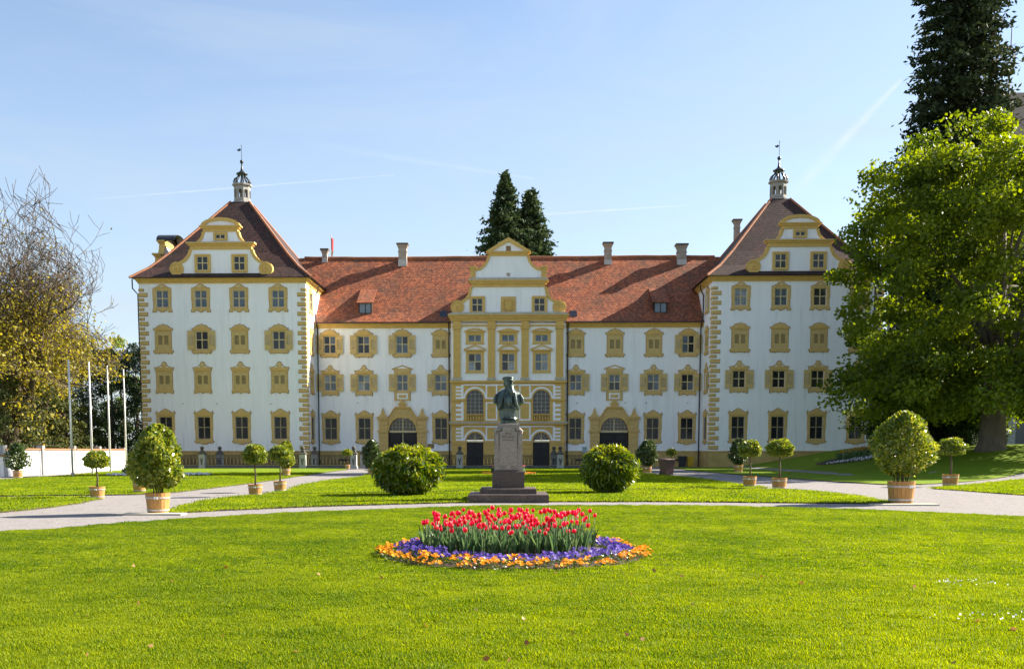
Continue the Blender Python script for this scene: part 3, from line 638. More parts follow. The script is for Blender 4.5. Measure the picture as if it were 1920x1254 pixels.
# portals
def arc(cx, cz, r, a0, a1, n): return [(cx+r*math.cos(R(a0+(a1-a0)*i/n)), cz+r*math.sin(R(a0+(a1-a0)*i/n))) for i in range(n+1)]
def portal(cx, opened):
    o = MB(); zi = 3.70; r = 1.42; top = zc(781)
    for s in (-1, 1):
        x0, x1 = sorted((s*1.5, s*2.47)); z = 0.0; i = 0
        while z < top-.3:
            h = min(.43, top-.3-z); o.pbox(x0, x1, -.36, .3, z+.012, z+h-.012, .03); z += .43
        o.box(x0+.015, x1-.015, -.33, .29, 0, top-.3)
        xo0, xo1 = sorted((s*1.48, s*2.62)); o.box(xo0, xo1, -.46, .28, top-.3, top-.12); o.box(xo0-.04, xo1+.04, -.52, .27, top-.12, top)
        o.box(xo0, xo1, -.43, .26, zi-.12, zi+.08)
    # arched head: band between opening arch and curved gable
    inner = arc(0, zi, r, 0, 180, 24); zt = zc(765)
    outer = []
    for x, z in inner:
        ax = abs(x)/r*1.5
        oz = zt-.06 if ax < .78 else (zt-.06) - (zt-.06-(top-.06))*float(ss(.78, 1.5, ax)); outer.append((x/r*1.5, oz))
    o.band(outer, inner, -.30, .25)
    root = o.build('portal', M['ochre2'], palace, (cx, 0, 0))
    rim = MB(); rim.band(arc(0, zi, r+.16, 0, 180, 24), arc(0, zi, r+.005, 0, 180, 24), -.36, -.30)
    cap = [(x, z+.09) for x, z in outer]; rim.band(cap, outer, -.42, .2); rim.box(-.82, .82, -.46, .15, zt+.0301, zt+.12)
    rim.build('arch_moulding', M['ochre'], root)
    for s in (-1, 1):
        MB().prism([(s*2.05-.40, top), (s*2.05+.40, top), (s*2.05+.33, top+.16), (s*2.05+.24, top+.20), (s*2.05, top+.92), (s*2.05-.24, top+.20), (s*2.05-.33, top+.16)], -.30, .05).build('pinnacle', M['ochre2'], root)
    cr = MB().sym([(0, zt+.12), (.34, zt+.12), (.38, zt+.36), (.52, zt+.44), (.40, zt+.52), (.36, zt+.50), (.22, zt+.68), (0, zt+.86)], -.22, .01)
    for i in range(-3, 4):
        cr.tube([(i*.1-.1, -.225, zt+.2+abs(i)*.02), (i*.1+.1, -.225, zt+.52-abs(i)*.03)], .014, 4); cr.tube([(i*.1+.1, -.225, zt+.2+abs(i)*.02), (i*.1-.1, -.225, zt+.52-abs(i)*.03)], .014, 4)
    cr.build('crest', M['ochre2'], root)
    # back board of the opening so that the wall hole is closed, fanlight and leaves
    MB().box(-1.62, 1.62, .20, .24, 0, 5.0).build('passage_shadow_board', M['darkwood'], root)
    MB().box(-1.42, 1.42, -.05, .12, zi-.16, zi+.06).build('transom', M['casement'], root)
    fan = [(x, z) for x, z in arc(0, zi+.06, r-.03, 0, 180, 20)]
    MB().prism(fan, .06, .09).build('fanlight_pane', M['glassd'], root)
    fb = MB(); fb.box(-.06, .06, -.02, .058, zi+.06, zi+r)
    for i in (-3, -2, -1, 1, 2, 3): x = i*.36; fb.box(x-.012, x+.012, .03, .058, zi+.06, zi+.06+math.sqrt(max(.01, (r-.04)**2-x*x)))
    for z in (.35, .7, 1.05): q = math.sqrt(max(.01, (r-.04)**2-z*z)); fb.box(-q, q, .032, .056, zi+.06+z-.012, zi+.06+z+.012)
    fb.build('fanlight_bars', M['casement'], root)
    for s in (-1, 1):
        d = MB(); x0, x1 = (-1.40, -.02) if s < 0 else (.02, 1.40); d.box(x0, x1, .02, .08, 0, zi-.16)
        for j, (a, c) in enumerate(((.2, 1.3), (1.45, 2.5), (2.65, 3.4))): d.pbox(x0+.15, x1-.15, -.015, .02, a, c, .03)
        if opened and s < 0: d.build('door_leaf', M['darkwood'], root)
        else: d.build('door_leaf', M['darkwood'], root)
    if opened: MB().box(-.03, .05, -.06, .02, .9, zi-.2).build('door_edge', M['casement'], root)
portal(-10.98, True); portal(10.98, False)
# quoins
def quoin(lf, ls, h):   # wraps the corner: lf along the front (+x), ls back along the side (+y); corner at the origin
    b = MB(); p = .07; c = .055
    b.add([(-p+c,-p,c),(lf-c,-p,c),(lf-c,-p,h-c),(-p+c,-p,h-c),(-p,-p+c,c),(-p,ls-c,c),(-p,ls-c,h-c),(-p,-p+c,h-c),(-p+c,-p+c,0),(lf,-p+c,0),(lf,-p+c,h),(-p+c,-p+c,h),(-p+c,ls,0),(-p+c,ls,h),(lf,.01,0),(lf,.01,h),(.01,ls,0),(.01,ls,h)],
          [(0,1,2,3),(4,7,6,5),(0,3,7,4),(1,0,8,9),(2,1,9,10),(3,2,10,11),(5,6,13,12),(8,0,4),(3,11,7),(4,5,12,8),(7,11,13,6),(9,14,15,10),(12,13,17,16),(10,15,17,13,11),(9,8,12,16,14)])
    return b
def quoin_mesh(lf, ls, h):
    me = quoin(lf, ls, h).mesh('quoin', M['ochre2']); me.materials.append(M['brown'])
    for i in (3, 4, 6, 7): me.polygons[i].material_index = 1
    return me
def quoin_column(cx, cy, dirx, diry, z0, z1):
    z = z0; i = 0; per = .94
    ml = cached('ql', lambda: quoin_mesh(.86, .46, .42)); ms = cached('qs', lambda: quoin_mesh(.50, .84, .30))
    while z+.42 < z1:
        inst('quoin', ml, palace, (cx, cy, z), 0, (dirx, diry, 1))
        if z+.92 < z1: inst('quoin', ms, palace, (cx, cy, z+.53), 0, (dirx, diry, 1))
        z += per
for s in (-1, 1):
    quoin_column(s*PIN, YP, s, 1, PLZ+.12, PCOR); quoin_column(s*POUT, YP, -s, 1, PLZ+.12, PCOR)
# cornices and gutters
def cornice(path, z, name='cornice'):
    """path: list of (x,y) corners, outward to the right of travel"""
    prof = [(0.0, 0.0), (.10, 0.0), (.10, .12), (.22, .20), (.22, .30), (.42, .38), (.42, .50), (0.0, .50)]
    b = MB(); n = len(path); k = len(prof)
    for i, p in enumerate(path):
        p = Vector(p); d0 = (p-Vector(path[i-1])).normalized() if i else None; d1 = (Vector(path[i+1])-p).normalized() if i < n-1 else None
        nrm = [Vector((d.y, -d.x)) for d in (d0, d1) if d is not None]; m = sum(nrm, Vector((0, 0))).normalized(); m = m/max(.3, m.dot(nrm[0]))
        b.v += [(p.x+m.x*o, p.y+m.y*o, z+h) for o, h in prof]
    for i in range(n-1):
        for j in range(k): a = i*k+j; c = i*k+(j+1) % k; b.f.append((a, a+k, c+k, c))
    b.f.append(tuple(range(k))); b.f.append(tuple(reversed(range((n-1)*k, n*k))))
    o = b.build(name, M['ochre'], palace)
    g = MB(); g2 = []
    for i, p in enumerate(path):
        p = Vector(p); d0 = (p-Vector(path[i-1])).normalized() if i else None; d1 = (Vector(path[i+1])-p).normalized() if i < n-1 else None
        nrm = [Vector((d.y, -d.x)) for d in (d0, d1) if d is not None]; m = sum(nrm, Vector((0, 0))).normalized(); m = m/max(.3, m.dot(nrm[0])); g2.append((p.x+m.x*.50, p.y+m.y*.50, z+.52))
    g.tube(g2, .075, 8).build('gutter', M['gutter'], palace)
for s in (-1, 1):
    x0, x1 = sorted((s*PIN, s*POUT)); cornice([(x0, YP+PD), (x0, YP), (x1, YP), (x1, YP+PD)], PCOR)
    lo, hi = sorted((s*(PIN-.002), s*5.9)); cornice([(lo, 0), (hi, 0)], CCOR)
# downpipes
def pipe(pts, name='downpipe'): MB().tube(pts, .07, 6).build(name, M['gutter'], palace)
for s in (-1, 1):
    pipe([(s*19.75, -.48, 14.7), (s*19.72, -.2, 14.1), (s*19.72, -.17, 1.6), (s*19.72, -.2, 0)])
    pipe([(s*6.12, -.48, 14.7), (s*6.12, -.2, 14.2), (s*6.12, -.17, 1.9), (s*6.12, -.2, .1)])
    pipe([(s*(PIN-.5), YP+3.9, 18.4), (s*(PIN-.45), YP+3.9, 18.0), (s*(PIN-.15), YP+3.9, 17.4), (s*(PIN-.15), YP+3.9, 15.2), (s*19.75, -.45, 14.75)])
pipe([(-POUT-.5, YP-.4, 18.5), (-POUT-.5, YP-.35, 17.6), (-POUT-.15, YP+.1, 17.1), (-POUT-.14, YP+.1, 1.0)])
pipe([(35.7, YP-.4, 18.5), (35.7, YP-.15, 17.8), (35.7, YP-.13, 1.2)])
# roofs
def roofmesh(name, v, f, mat): 
    b = MB(); b.add(v, f); return b.build(name, mat, palace, uv=slope_uv)
ROOF = [(-.62, CCOR+.46), (.9, CCOR+1.75), (7.5, 22.75)]
rp = ROOF + [(15-y, z) for y, z in ROOF[1::-1]]
v = []; f = []; NXR = 36; sag = [.03*math.sin(i*.5)+.015*math.sin(i*2.3+1) for i in range(NXR+1)]
for i, (y, z) in enumerate(rp): v += [(-27+54*j/NXR, y, z+sag[j]*(1.0 if i == 2 else .5 if i in (1, 3) else 0)) for j in range(NXR+1)]
for i in range(len(rp)-1):
    for j in range(NXR): a = i*(NXR+1)+j; f.append((a, a+1, a+NXR+2, a+NXR+1))
main_roof = roofmesh('main_roof', v, f, M['tile'])
MB().tube([(-27+54*j/NXR, 7.5, 22.77+sag[j]) for j in range(3, NXR-2)], .16, 8).build('ridge_tiles', M['hip'], main_roof)
PLV = [(8.98, PCOR+.50), (7.5, PCOR+1.70), (6.0, PCOR+3.35), (.98, 27.75)]
for s in (-1, 1):
    v = []; f = []; cy = YP+PD/2
    for h, z in PLV: v += [(s*PC-h, cy-h-.05, z), (s*PC+h, cy-h-.05, z), (s*PC+h, cy+h+.05, z), (s*PC-h, cy+h+.05, z)]
    for i in range(len(PLV)-1):
        for j in range(4): a = 4*i+j; b_ = 4*i+(j+1) % 4; f.append((a, b_, b_+4, a+4))
    f.append((12, 13, 14, 15))
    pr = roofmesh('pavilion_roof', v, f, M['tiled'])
    for j in range(4): MB().tube([v[4*i+j] for i in range(4)], .13, 6).build('hip_tiles', M['hip'], pr)
    # lantern
    o = MB(); c = (0, 0, 0); o.lathe([(1.08, -.1), (1.08, .12), (.98, .16), (.98, .2)], 8, flat=.5); lan = o.build('lantern', M['lantern'], palace, (s*PC, cy, 27.75))
    hb = MB(); ap = .80
    for i in range(8):
        a = i*math.pi/4; ca, sa = math.cos(a), math.sin(a)
        def fp(u, d, z): return (ca*(ap+d)-sa*u, sa*(ap+d)+ca*u, z)
        hw = ap*math.tan(math.pi/8)
        for (u0, u1, z0, z1) in ((-hw, -.155, .2, 1.75), (.155, hw, .2, 1.75), (-.155, .155, .2, .55), (-.155, .155, 1.38, 1.75)):
            hb.add([fp(u0,0,z0),fp(u1,0,z0),fp(u1,0,z1),fp(u0,0,z1),fp(u0,-.14,z0),fp(u1,-.14,z0),fp(u1,-.14,z1),fp(u0,-.14,z1)], [(0,1,2,3),(7,6,5,4),(0,4,5,1),(2,6,7,3),(1,5,6,2),(3,7,4,0)])
        ar = [fp(.155*math.cos(R(t)), .0, 1.23+.155*math.sin(R(t))) for t in range(0, 181, 30)]
        hb.add(ar + [fp(-.155,0,1.38), fp(.155,0,1.38)], [tuple(range(7))[::-1] and (0, 1, 2, 3, 8), (3, 4, 5, 6, 7), (3, 7, 8)])
        hb.tube([fp(-.19, .015, .55), fp(-.19, .015, 1.23)] + [fp(.19*math.cos(R(t)), .015, 1.23+.19*math.sin(R(t))) for t in (150, 120, 90, 60, 30)] + [fp(.19, .015, 1.23), fp(.19, .015, .55)], .028, 4)
    hb.build('lantern_wall', M['lantern'], lan)
    MB().lathe([(.80, 1.75), (1.02, 1.82), (1.06, 1.92), (1.06, 1.98), (.6, 2.05)], 8, flat=.5).build('lantern_cornice', M['lantern'], lan)
    cb = MB()
    for i in range(8):
        a = i*math.pi/4+math.pi/8; pts = [(.82, 2.0), (.86, 2.25), (.74, 2.52), (.50, 2.70), (.38, 2.90), (.42, 3.06)]
        cb.tube([(r*math.cos(a), r*math.sin(a), z) for r, z in pts], [.09, .10, .10, .08, .07, .06], 6)
    cb.build('crown_rib', M['copper'], lan)
    MB().lathe([(.62, 3.05), (.60, 3.15), (.34, 3.26), (.16, 3.45), (.09, 3.8), (.07, 4.2)], 10).build('spirelet', M['copper'], lan, smooth=True)
    MB().lathe([(.03, 4.16), (.15, 4.22), (.20, 4.36), (.15, 4.50), (.03, 4.56)], 10).build('finial_ball', M['copper'], lan, smooth=True)
    vb = MB().tube([(0, 0, 4.5), (0, 0, 6.0)], .025, 5); vb.lathe([(.01, 5.98), (.05, 6.06), (.01, 6.14)], 6)
    vb.prism([(-.05, 5.55), (-.25, 5.42), (-.42, 5.50), (-.48, 5.68), (-.34, 5.62), (-.22, 5.74), (-.05, 5.66)], -.012, .012); vb.build('weather_vane', M['copper'], lan)
# gables
def spiral(b, cx, cz, r, y, s):
    pts = [(cx+s*rr*math.cos(t), y, cz+rr*math.sin(t)) for t, rr in ((i*.35, r*(1-i*.045)) for i in range(21))]; b.tube(pts, [.055*r/.7+.01]*len(pts), 5)
def volute(root, cx, cz, r, s):
    b = MB(); b.prism([(cx+r*math.cos(2*math.pi*i/24), cz+r*math.sin(2*math.pi*i/24)) for i in range(24)], -.16, .35); spiral(b, cx, cz, r*.93, -.17, s)
    b.lathe([(.10, 0), (.12, .03)], 8, (cx, -.17, cz)) ; b.build('volute', M['ochre'], root)
def pavilion_gable(x, y, rz, lead=False):
    H = lambda pts: [(a, zp(c)) for a, c in pts]
    base = zp(521)
    w_ = MB().sym([(0, base), (4.55, base)] + H([(4.5, 505), (4.05, 494), (3.5, 487.5), (3.15, 479), (2.95, 468), (0, 468)]), 0, .5)
    w_.sym(H([(0, 455), (2.2, 455), (1.95, 449), (1.75, 443), (1.62, 434.5), (0, 434.5)]), 0.004, .496)
    w_.sym([(a, z) for a, z in [(0, zp(424))]] + [(1.6, zp(424)), (1.3, zp(416.5)), (.8, zp(413)), (0, zp(412))], 0.006, .49)
    g = w_.build('gable', M['white'], palace, (x, y, 0), rz)
    o = H([(4.55, 494.5), (4.25, 491.5), (3.8, 487), (3.45, 480.5), (3.25, 474), (3.18, 468)]); i_ = H([(4.3, 500), (3.95, 495), (3.5, 490), (3.16, 483), (2.95, 475), (2.88, 468)])
    o2 = H([(2.55, 455), (2.25, 451), (2.0, 445.5), (1.88, 440), (1.84, 434.7)]); i2 = H([(2.1, 455), (1.9, 451), (1.72, 446), (1.60, 440), (1.56, 434.7)])
    t = MB()
    for q in (1, -1):
        for a, c in ((o, i_), (o2, i2)):
            A = [(q*m, z) for m, z in a]; C = [(q*m, z) for m, z in c]
            if q > 0: t.band(A[::-1], C[::-1], -.10, .52)
            else: t.band(A, C, -.10, .52)
    ao = [(1.95*math.cos(R(a))/1.0, zp(424)+.80*math.sin(R(a))) for a in range(0, 181, 12)]; ai = [(1.50*math.cos(R(a)), zp(424)+.50*math.sin(R(a))) for a in range(0, 181, 12)]
    t.band(ao, ai, -.14, .53); t.build('gable_scroll_edge', M['ochre'], g)
    if lead: MB().band([(a*1.03, z+.05) for a, z in ao], [(a, z+.004) for a, z in ao], -.3, 1.6).build('gable_cap', M['copper'], g)
    cb = MB(); cb.box(-3.05, 3.05, -.12, .54, zp(468), zp(461)); cb.box(-3.2, 3.2, -.22, .56, zp(461), zp(458)); cb.box(-3.38, 3.38, -.34, .58, zp(458), zp(455.5)); 
    cb.box(-1.72, 1.72, -.12, .54, zp(434.7), zp(429)); cb.box(-1.88, 1.88, -.22, .56, zp(429), zp(426)); cb.box(-2.04, 2.04, -.30, .58, zp(426), zp(423.6)); cb.build('gable_cornice', M['ochre'], g)
    lb = MB(); lb.box(-3.4, 3.4, -.36, .6, zp(455.5), zp(454.8)); lb.box(-4.9, 4.9, -.30, .45, base-.14, base+.04); lb.build('gable_ledge', M['ledge'], g)
    for q in (1, -1): volute(g, q*4.42, zp(504.5), .69, q)
    t = MB(); t.box(-1.72, -.72, -.03, .01, zp(452), zp(437)); t.build('gable_panel', M['white'], g); MB().box(.72, 1.72, -.03, .01, zp(452), zp(437)).build('gable_panel', M['white'], g)
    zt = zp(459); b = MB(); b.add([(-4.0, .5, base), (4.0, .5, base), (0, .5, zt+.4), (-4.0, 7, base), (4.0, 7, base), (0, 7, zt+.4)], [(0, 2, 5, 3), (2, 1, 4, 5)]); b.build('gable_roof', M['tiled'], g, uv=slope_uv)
for s in (-1, 1):
    pavilion_gable(s*PC, YP-.06, 0)
    for q in (-1, 1): window('G', s*PC+q*1.83, zp(507.5), YP-.075)
    window('S', s*PC, zp(448.5), YP-.075)
pavilion_gable(-POUT-.06, YP+PD/2, -math.pi/2, True)
# ---- central projection
HW = 5.87
za = zr(717)
def arches(b, specs, depth=.22):
    for cx, r, zs in specs:
        n = 14
        for q in (1, -1):
            pts = [(cx+q*r, zs+r)] + [(cx+q*r*math.sin(math.pi/2*i/n), zs+r*math.cos(math.pi/2*i/n)) for i in range(n+1)]
            if q > 0: pts = pts[::-1]
            k = len(b.v); b.v += [(x, 0, z) for x, z in pts]; b.f.append(tuple(range(k, k+len(pts))))
        ar = arc(cx, zs, r, 0, 180, 28); k = len(b.v)
        b.v += [(x, 0, z) for x, z in ar] + [(x, depth, z) for x, z in ar]
        for i in range(28): b.f.append((k+i, k+i+1, k+i+30, k+i+29))
ar_u = [(c, .86, zr(747)) for c in (-3.43, 0, 3.43)]; ar_l = [(c, .86, zr(826.5)) for c in (-3.43, 0, 3.43)]
hl = [(c-.86, c+.86, zr(790.4), zr(747)+.86) for c in (-3.43, 0, 3.43)] + [(c-.86, c+.86, 0.0, zr(826.5)+.86) for c in (-3.43, 0, 3.43)]
wall('projection_wall', -HW, HW, 0.0, za, hl, M['ochre'], (0, YR, 0), 0, lambda b: arches(b, ar_u+ar_l))
WX = [-3.43, 0, 3.43]
hu = [hole('M', x, zr(640.5)) for x in WX] + [hole('N', x, zr(694.8)) for x in WX]
wall('projection_wall', -HW, HW, za, zr(588), hu, M['white'], (0, YR, 0))
b = MB()
for s in (-1, 1): b.add([(s*HW, YR, 0), (s*HW, .3, 0), (s*HW, .3, zr(588)), (s*HW, YR, zr(588))], [(0, 1, 2, 3)])
b.build('projection_side_wall', M['ochre'], palace)
for i, x in enumerate(WX):
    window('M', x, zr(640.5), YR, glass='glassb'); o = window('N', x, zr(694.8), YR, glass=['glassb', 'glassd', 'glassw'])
    p = MB(); z0 = zr(655.5)
    if i == 1:
        p.band(arc(0, z0-.9, 1.42, 40, 140, 12), arc(0, z0-.9, 1.25, 40, 140, 12), -.2, .01); p.box(-1.1, 1.1, -.22, .01, z0-.12, z0)
    else:
        p.prism([(-1.12, z0+.0), (0, z0+.42), (1.12, z0), (1.12, z0+.10), (0, z0+.53), (-1.12, z0+.10)][::-1], -.2, .01); p.box(-1.12, 1.12, -.22, .01, z0-.12, z0-.001)
    q = p.build('pediment', M['ochre'], palace, (x, YR, 0)); MB().box(-.98, .98, -.05, .01, zr(659), z0-.12).build('pediment_frieze', M['ochre'], q)
    p = MB(); z0 = zr(622)
    if i == 1: p.prism([(-1.12, z0), (1.12, z0), (1.12, z0+.10), (0, z0+.36), (-1.12, z0+.10)], -.2, .01)
    else:
        p.box(-1.12, 1.12, -.2, .01, z0, z0+.09); p.band(arc(0, z0-1.75, 2.12, 60, 120, 10), arc(0, z0-1.75, 1.99, 60, 120, 10), -.19, .01)
    p.build('pediment', M['ochre'], palace, (x, YR, 0))
# pilasters
for x in (-5.27, -1.72, 1.72, 5.27):
    p = MB(); p.box(x-.37, x+.37, -.17, .01, zr(708), zr(620)); o = p.build('pilaster', M['ochre'], palace, (0, YR, 0))
    MB().box(x-.46, x+.46, -.25, .01, zr(713.2), zr(708)).build('pilaster_base', M['ledge'], o)
    c_ = MB(); c_.box(x-.40, x+.40, -.20, .01, zr(620), zr(617.5)); c_.box(x-.44, x+.44, -.25, .01, zr(617), zr(613)); c_.box(x-.50, x+.50, -.30, .01, zr(613), zr(610)); c_.build('capital', M['ochre'], o)
    MB().box(x-.40, x+.40, -.19, .01, zr(609.8), zr(601.2)).build('frieze_block', M['ochre'], o)
b = MB(); 
for x0, x1 in ((-4.8, -2.2), (-1.25, 1.25), (2.2, 4.8)): b.box(x0, x1, -.14, .01, zr(611.5), zr(608.5))
b.build('architrave', M['ochre'], palace, (0, YR, 0))
b = MB(); b.box(-HW-.12, HW+.12, -.30, .6, zr(601.2), zr(597)); b.box(-HW-.22, HW+.22, -.44, .6, zr(597), zr(593)); b.box(-HW-.32, HW+.32, -.56, .6, zr(593), zr(590.8)); b.build('main_cornice', M['ochre'], palace, (0, YR, 0))
MB().prism([(-HW-.36, zr(590.8)), (HW+.36, zr(590.8)), (HW-.1, zr(586.5)), (-HW+.1, zr(586.5))], -.6, .6).build('cornice_ledge', M['ledge'], palace, (0, YR, 0))
b = MB(); b.box(-HW-.18, HW+.18, -.22, .3, zr(717.4), zr(713.4)); b.build('string_course', M['ochre'], palace, (0, YR, 0))
b = MB(); b.box(-HW-.2, HW+.2, -.26, .3, zr(796), zr(793.4)); b.build('string_course', M['ochre'], palace, (0, YR, 0))
b = MB(); b.box(-HW-.26, HW+.26, -.32, .3, zr(793.4), zr(790.6)); b.build('balcony_ledge', M['ledge'], palace, (0, YR, 0))
for z0, z1 in ((751.5, 748.5), (830.5, 827.5)):
    b = MB()
    for a, c in ((-HW-.08, -4.35), (-2.52, -.92), (.92, 2.52), (4.35, HW+.08)): b.box(a, c, -.10, .3, zr(z0), zr(z1))
    b.build('impost_moulding', M['ochre'], palace, (0, YR, 0))
# rusticated lower storey joints
b = MB(); z = .25
while z < zr(832):
    for a, c in ((-HW+.02, -4.34), (-2.5, -.95), (.95, 2.5), (4.34, HW-.02)): b.pbox(a, c, -.05, .01, z, z+.36, .02)
    z += .40
b.build('rustication', M['ochre'], palace, (0, YR, 0))
for zt, zb in ((721, 747.5), (753.5, 788), (799, 826)):
    t = MB(); Z0, Z1 = zr(zb), zr(zt); n = 4; p = (Z1-Z0)/n
    for s in (-1, 1):
        x0, x1 = sorted((s*4.62, s*4.86)); t.box(x0, x1, -.022, .01, Z0, Z1)
        x0, x1 = sorted((s*4.86, s*5.42))
        for i in range(n): t.box(x0, x1, -.02, .01, Z0+p*i+p*.02, Z0+p*i+p*.55)
    t.build('white_quoin_pattern', M['white'], palace, (0, YR, 0))
    t = MB()
    for c in (-1.72, 1.72):
        for x0, x1, z0, z1 in ((c-.60, c-.45, Z0, Z1), (c+.45, c+.60, Z0, Z1), (c-.45, c+.45, Z0, Z0+.14), (c-.45, c+.45, Z1-.14, Z1)): t.box(x0, x1, -.022, .01, z0, z1)
    t.build('white_panel_frame', M['white'], palace, (0, YR, 0))
for zs, sp, zt in ((zr(747), ar_u, 719), (zr(826.5), ar_l, 797)):
    t = MB()
    for cx, r, z in sp:
        t.band(arc(cx, z, 1.20, 0, 180, 24), arc(cx, z, 1.02, 0, 180, 24), -.024, .01)
    t.build('white_arch_ring', M['white'], palace, (0, YR, 0))
    t = MB()
    for cx, r, z in sp: t.band(arc(cx, z, 1.0, 0, 180, 24), arc(cx, z, .875, 0, 180, 24), -.06, .01)
    t.build('arch_moulding', M['ochre'], palace, (0, YR, 0))
t = MB(); t.box(-4.62, 4.62, -.018, .01, zr(722.5), zr(720)); t.build('white_band', M['white'], palace, (0, YR, 0))
t = MB(); t.box(-4.62, 4.62, -.018, .01, zr(800), zr(797.8)); t.build('white_band', M['white'], palace, (0, YR, 0))
balu = MB().lathe([(.07, 0), (.07, .06), (.05, .10), (.10, .24), (.10, .32), (.045, .52), (.045, .56), (.08, .62), (.08, .70)], 8).mesh('baluster', M['ochre'], True)
for cx in WX:   # arched windows with balustrades, doors below
    z0 = zr(775.6); zs = zr(747); pts = [(cx-.86, z0), (cx+.86, z0)] + arc(cx, zs, .86, 0, 180, 20)
    wdw = MB().prism(pts, .17, .19).build('arched_window', M['glassd'], palace, (0, YR, 0))
    fb = MB()
    for xx in (-.43, 0, .43): fb.box(cx+xx-.02, cx+xx+.02, .13, .168, z0, zs+math.sqrt(.86**2-xx*xx))
    for j in range(1, 5): fb.box(cx-.86, cx+.86, .135, .165, z0+j*.39-.016, z0+j*.39+.016)
    fb.box(cx-.72, cx+.72, .134, .166, zs+.44, zs+.47); fb.build('glazing_bars', M['casement'] if False else M['ledge'], wdw)
    zb = zr(790.4); rail = MB(); rail.box(cx-.86, cx+.86, -.06, .16, z0-.12, z0); rail.box(cx-.86, cx+.86, -.05, .15, zb, zb+.05); br_ = rail.build('balustrade', M['ochre'], palace, (0, YR, 0))
    hsc = (z0-.12-zb-.05)/.70
    for i in range(6): inst('baluster', balu, br_, (cx-.72+i*.288, .05, zb+.05), 0, (1, 1, hsc))
    MB().box(cx-.86, cx+.86, .18, .20, zb, z0).build('balustrade_back', M['plinth'], br_)
    zl = zr(829); zs = zr(826.5)
    d = MB(); d.box(cx-.86, cx-.01, .12, .18, 0, zl)
    dr = d.build('double_door', M['darkwood'], palace, (0, YR, 0))
    MB().box(cx+.01, cx+.86, .12, .18, 0, zl).build('door_leaf', M['darkwood'], dr)
    MB().box(cx-.86, cx+.86, .185, .2, 0, zl).build('door_backing', M['darkwood'], dr)
    pn = MB()
    for q in (-1, 1):
        for a, c in ((.2, .9), (1.0, 1.6), (1.7, zl-.1)): pn.pbox(cx+q*.435-.32, cx+q*.435+.32, .09, .12, a, c, .02)
    pn.build('door_panel', M['darkwood'], dr)
    MB().box(cx-.86, cx+.86, .08, .2, zl, zl+.16).build('transom', M['casement'], dr)
    MB().prism(arc(cx, zs+.02, .855, 5, 175, 20), .16, .18).build('fanlight_pane', M['glassd'], dr)
    fb = MB(); fb.box(cx-.04, cx+.04, .11, .158, zl+.16, zs+.85)
    for t_ in (35, 65, 115, 145): fb.tube([(cx, .15, zs+.1), (cx+.84*math.cos(R(t_)), .15, zs+.84*math.sin(R(t_)))], .014, 4)
    fb.build('fanlight_bars', M['casement'], dr)
# central gable
HG = lambda pts: [(a, zr(c)) for a, c in pts]
w_ = MB().sym(HG([(0, 587), (5.0, 587), (5.0, 575), (4.55, 565), (4.15, 559), (3.85, 550), (3.70, 538), (0, 538)]), 0, .55)
w_.sym(HG([(0, 523.5), (3.45, 523.5), (3.4, 508), (2.9, 505), (2.45, 499), (2.1, 491), (1.95, 480), (0, 480)]), .004, .54)
w_.sym(HG([(0, 471.5), (2.0, 471.5), (0, 448)]), .006, .53)
cg = w_.build('gable', M['white'], palace, (0, YR+.02, 0))
t = MB()
for o, i_ in ((HG([(5.1, 565), (4.75, 563), (4.4, 558.5), (4.12, 551), (3.98, 538)]), HG([(4.85, 570), (4.5, 566), (4.12, 560.5), (3.82, 552), (3.66, 538)])),
              (HG([(3.4, 503.5), (2.95, 502), (2.55, 497), (2.28, 489), (2.14, 480)]), HG([(3.4, 508), (2.82, 506), (2.38, 499.5), (2.04, 490.5), (1.86, 480)]))):
    for q in (1, -1):
        A = [(q*m, z) for m, z in o]; C = [(q*m, z) for m, z in i_]
        t.band(A[::-1], C[::-1], -.12, .57) if q > 0 else t.band(A, C, -.12, .57)
zA = zr(445); zB = zr(471.5)
for q in (1, -1): 
    pts = [(q*2.30, zB), (q*1.75, zB), (0, zA-.42), (0, zA)]; t.prism(pts if q > 0 else pts[::-1], -.2, .58)
t.build('gable_scroll_edge', M['ochre'], cg)
cb = MB(); cb.box(-3.75, 3.75, -.12, .58, zr(538), zr(532)); cb.box(-3.95, 3.95, -.24, .6, zr(532), zr(528)); cb.box(-4.12, 4.12, -.36, .62, zr(528), zr(525.4))
cb.box(-2.02, 2.02, -.12, .58, zr(480), zr(476)); cb.box(-2.15, 2.15, -.2, .6, zr(476), zr(473.5)); cb.box(-2.30, 2.30, -.28, .62, zr(473.5), zr(471.6)); cb.build('gable_cornice', M['ochre'], cg)
MB().prism([(-4.1, zr(525.4)), (4.1, zr(525.4)), (3.9, zr(521)), (-3.9, zr(521))], -.3, .6).build('gable_ledge', M['ledge'], cg)
for q in (1, -1):
    volute(cg, q*5.22, zr(575.7), .70, q)
    p = MB(); p.box(q*3.63-.27, q*3.63+.27, -.16, .5, zr(521), zr(503)); p.box(q*3.63-.36, q*3.63+.36, -.24, .55, zr(503), zr(499.5)); p.pbox(q*3.63-.15, q*3.63+.15, -.19, -.16, zr(519), zr(506), .02); p.build('pedestal', M['ochre'], cg)
    window('G', q*3.18, zr(584.5), YR-.005)
p = MB(); p.box(-.78, .78, -.07, .01, zr(586.8), zr(556)); arm = p.build('coat_of_arms', M['ochre2'], cg)
p = MB(); z = zr(572); p.sym([(0, z-.52), (.28, z-.35), (.38, z), (.36, z+.34), (.2, z+.42), (0, z+.40)], -.16, -.07); p.sym([(0, z+.46), (.26, z+.46), (.34, z+.62), (.17, z+.56), (0, z+.68)], -.17, -.07)
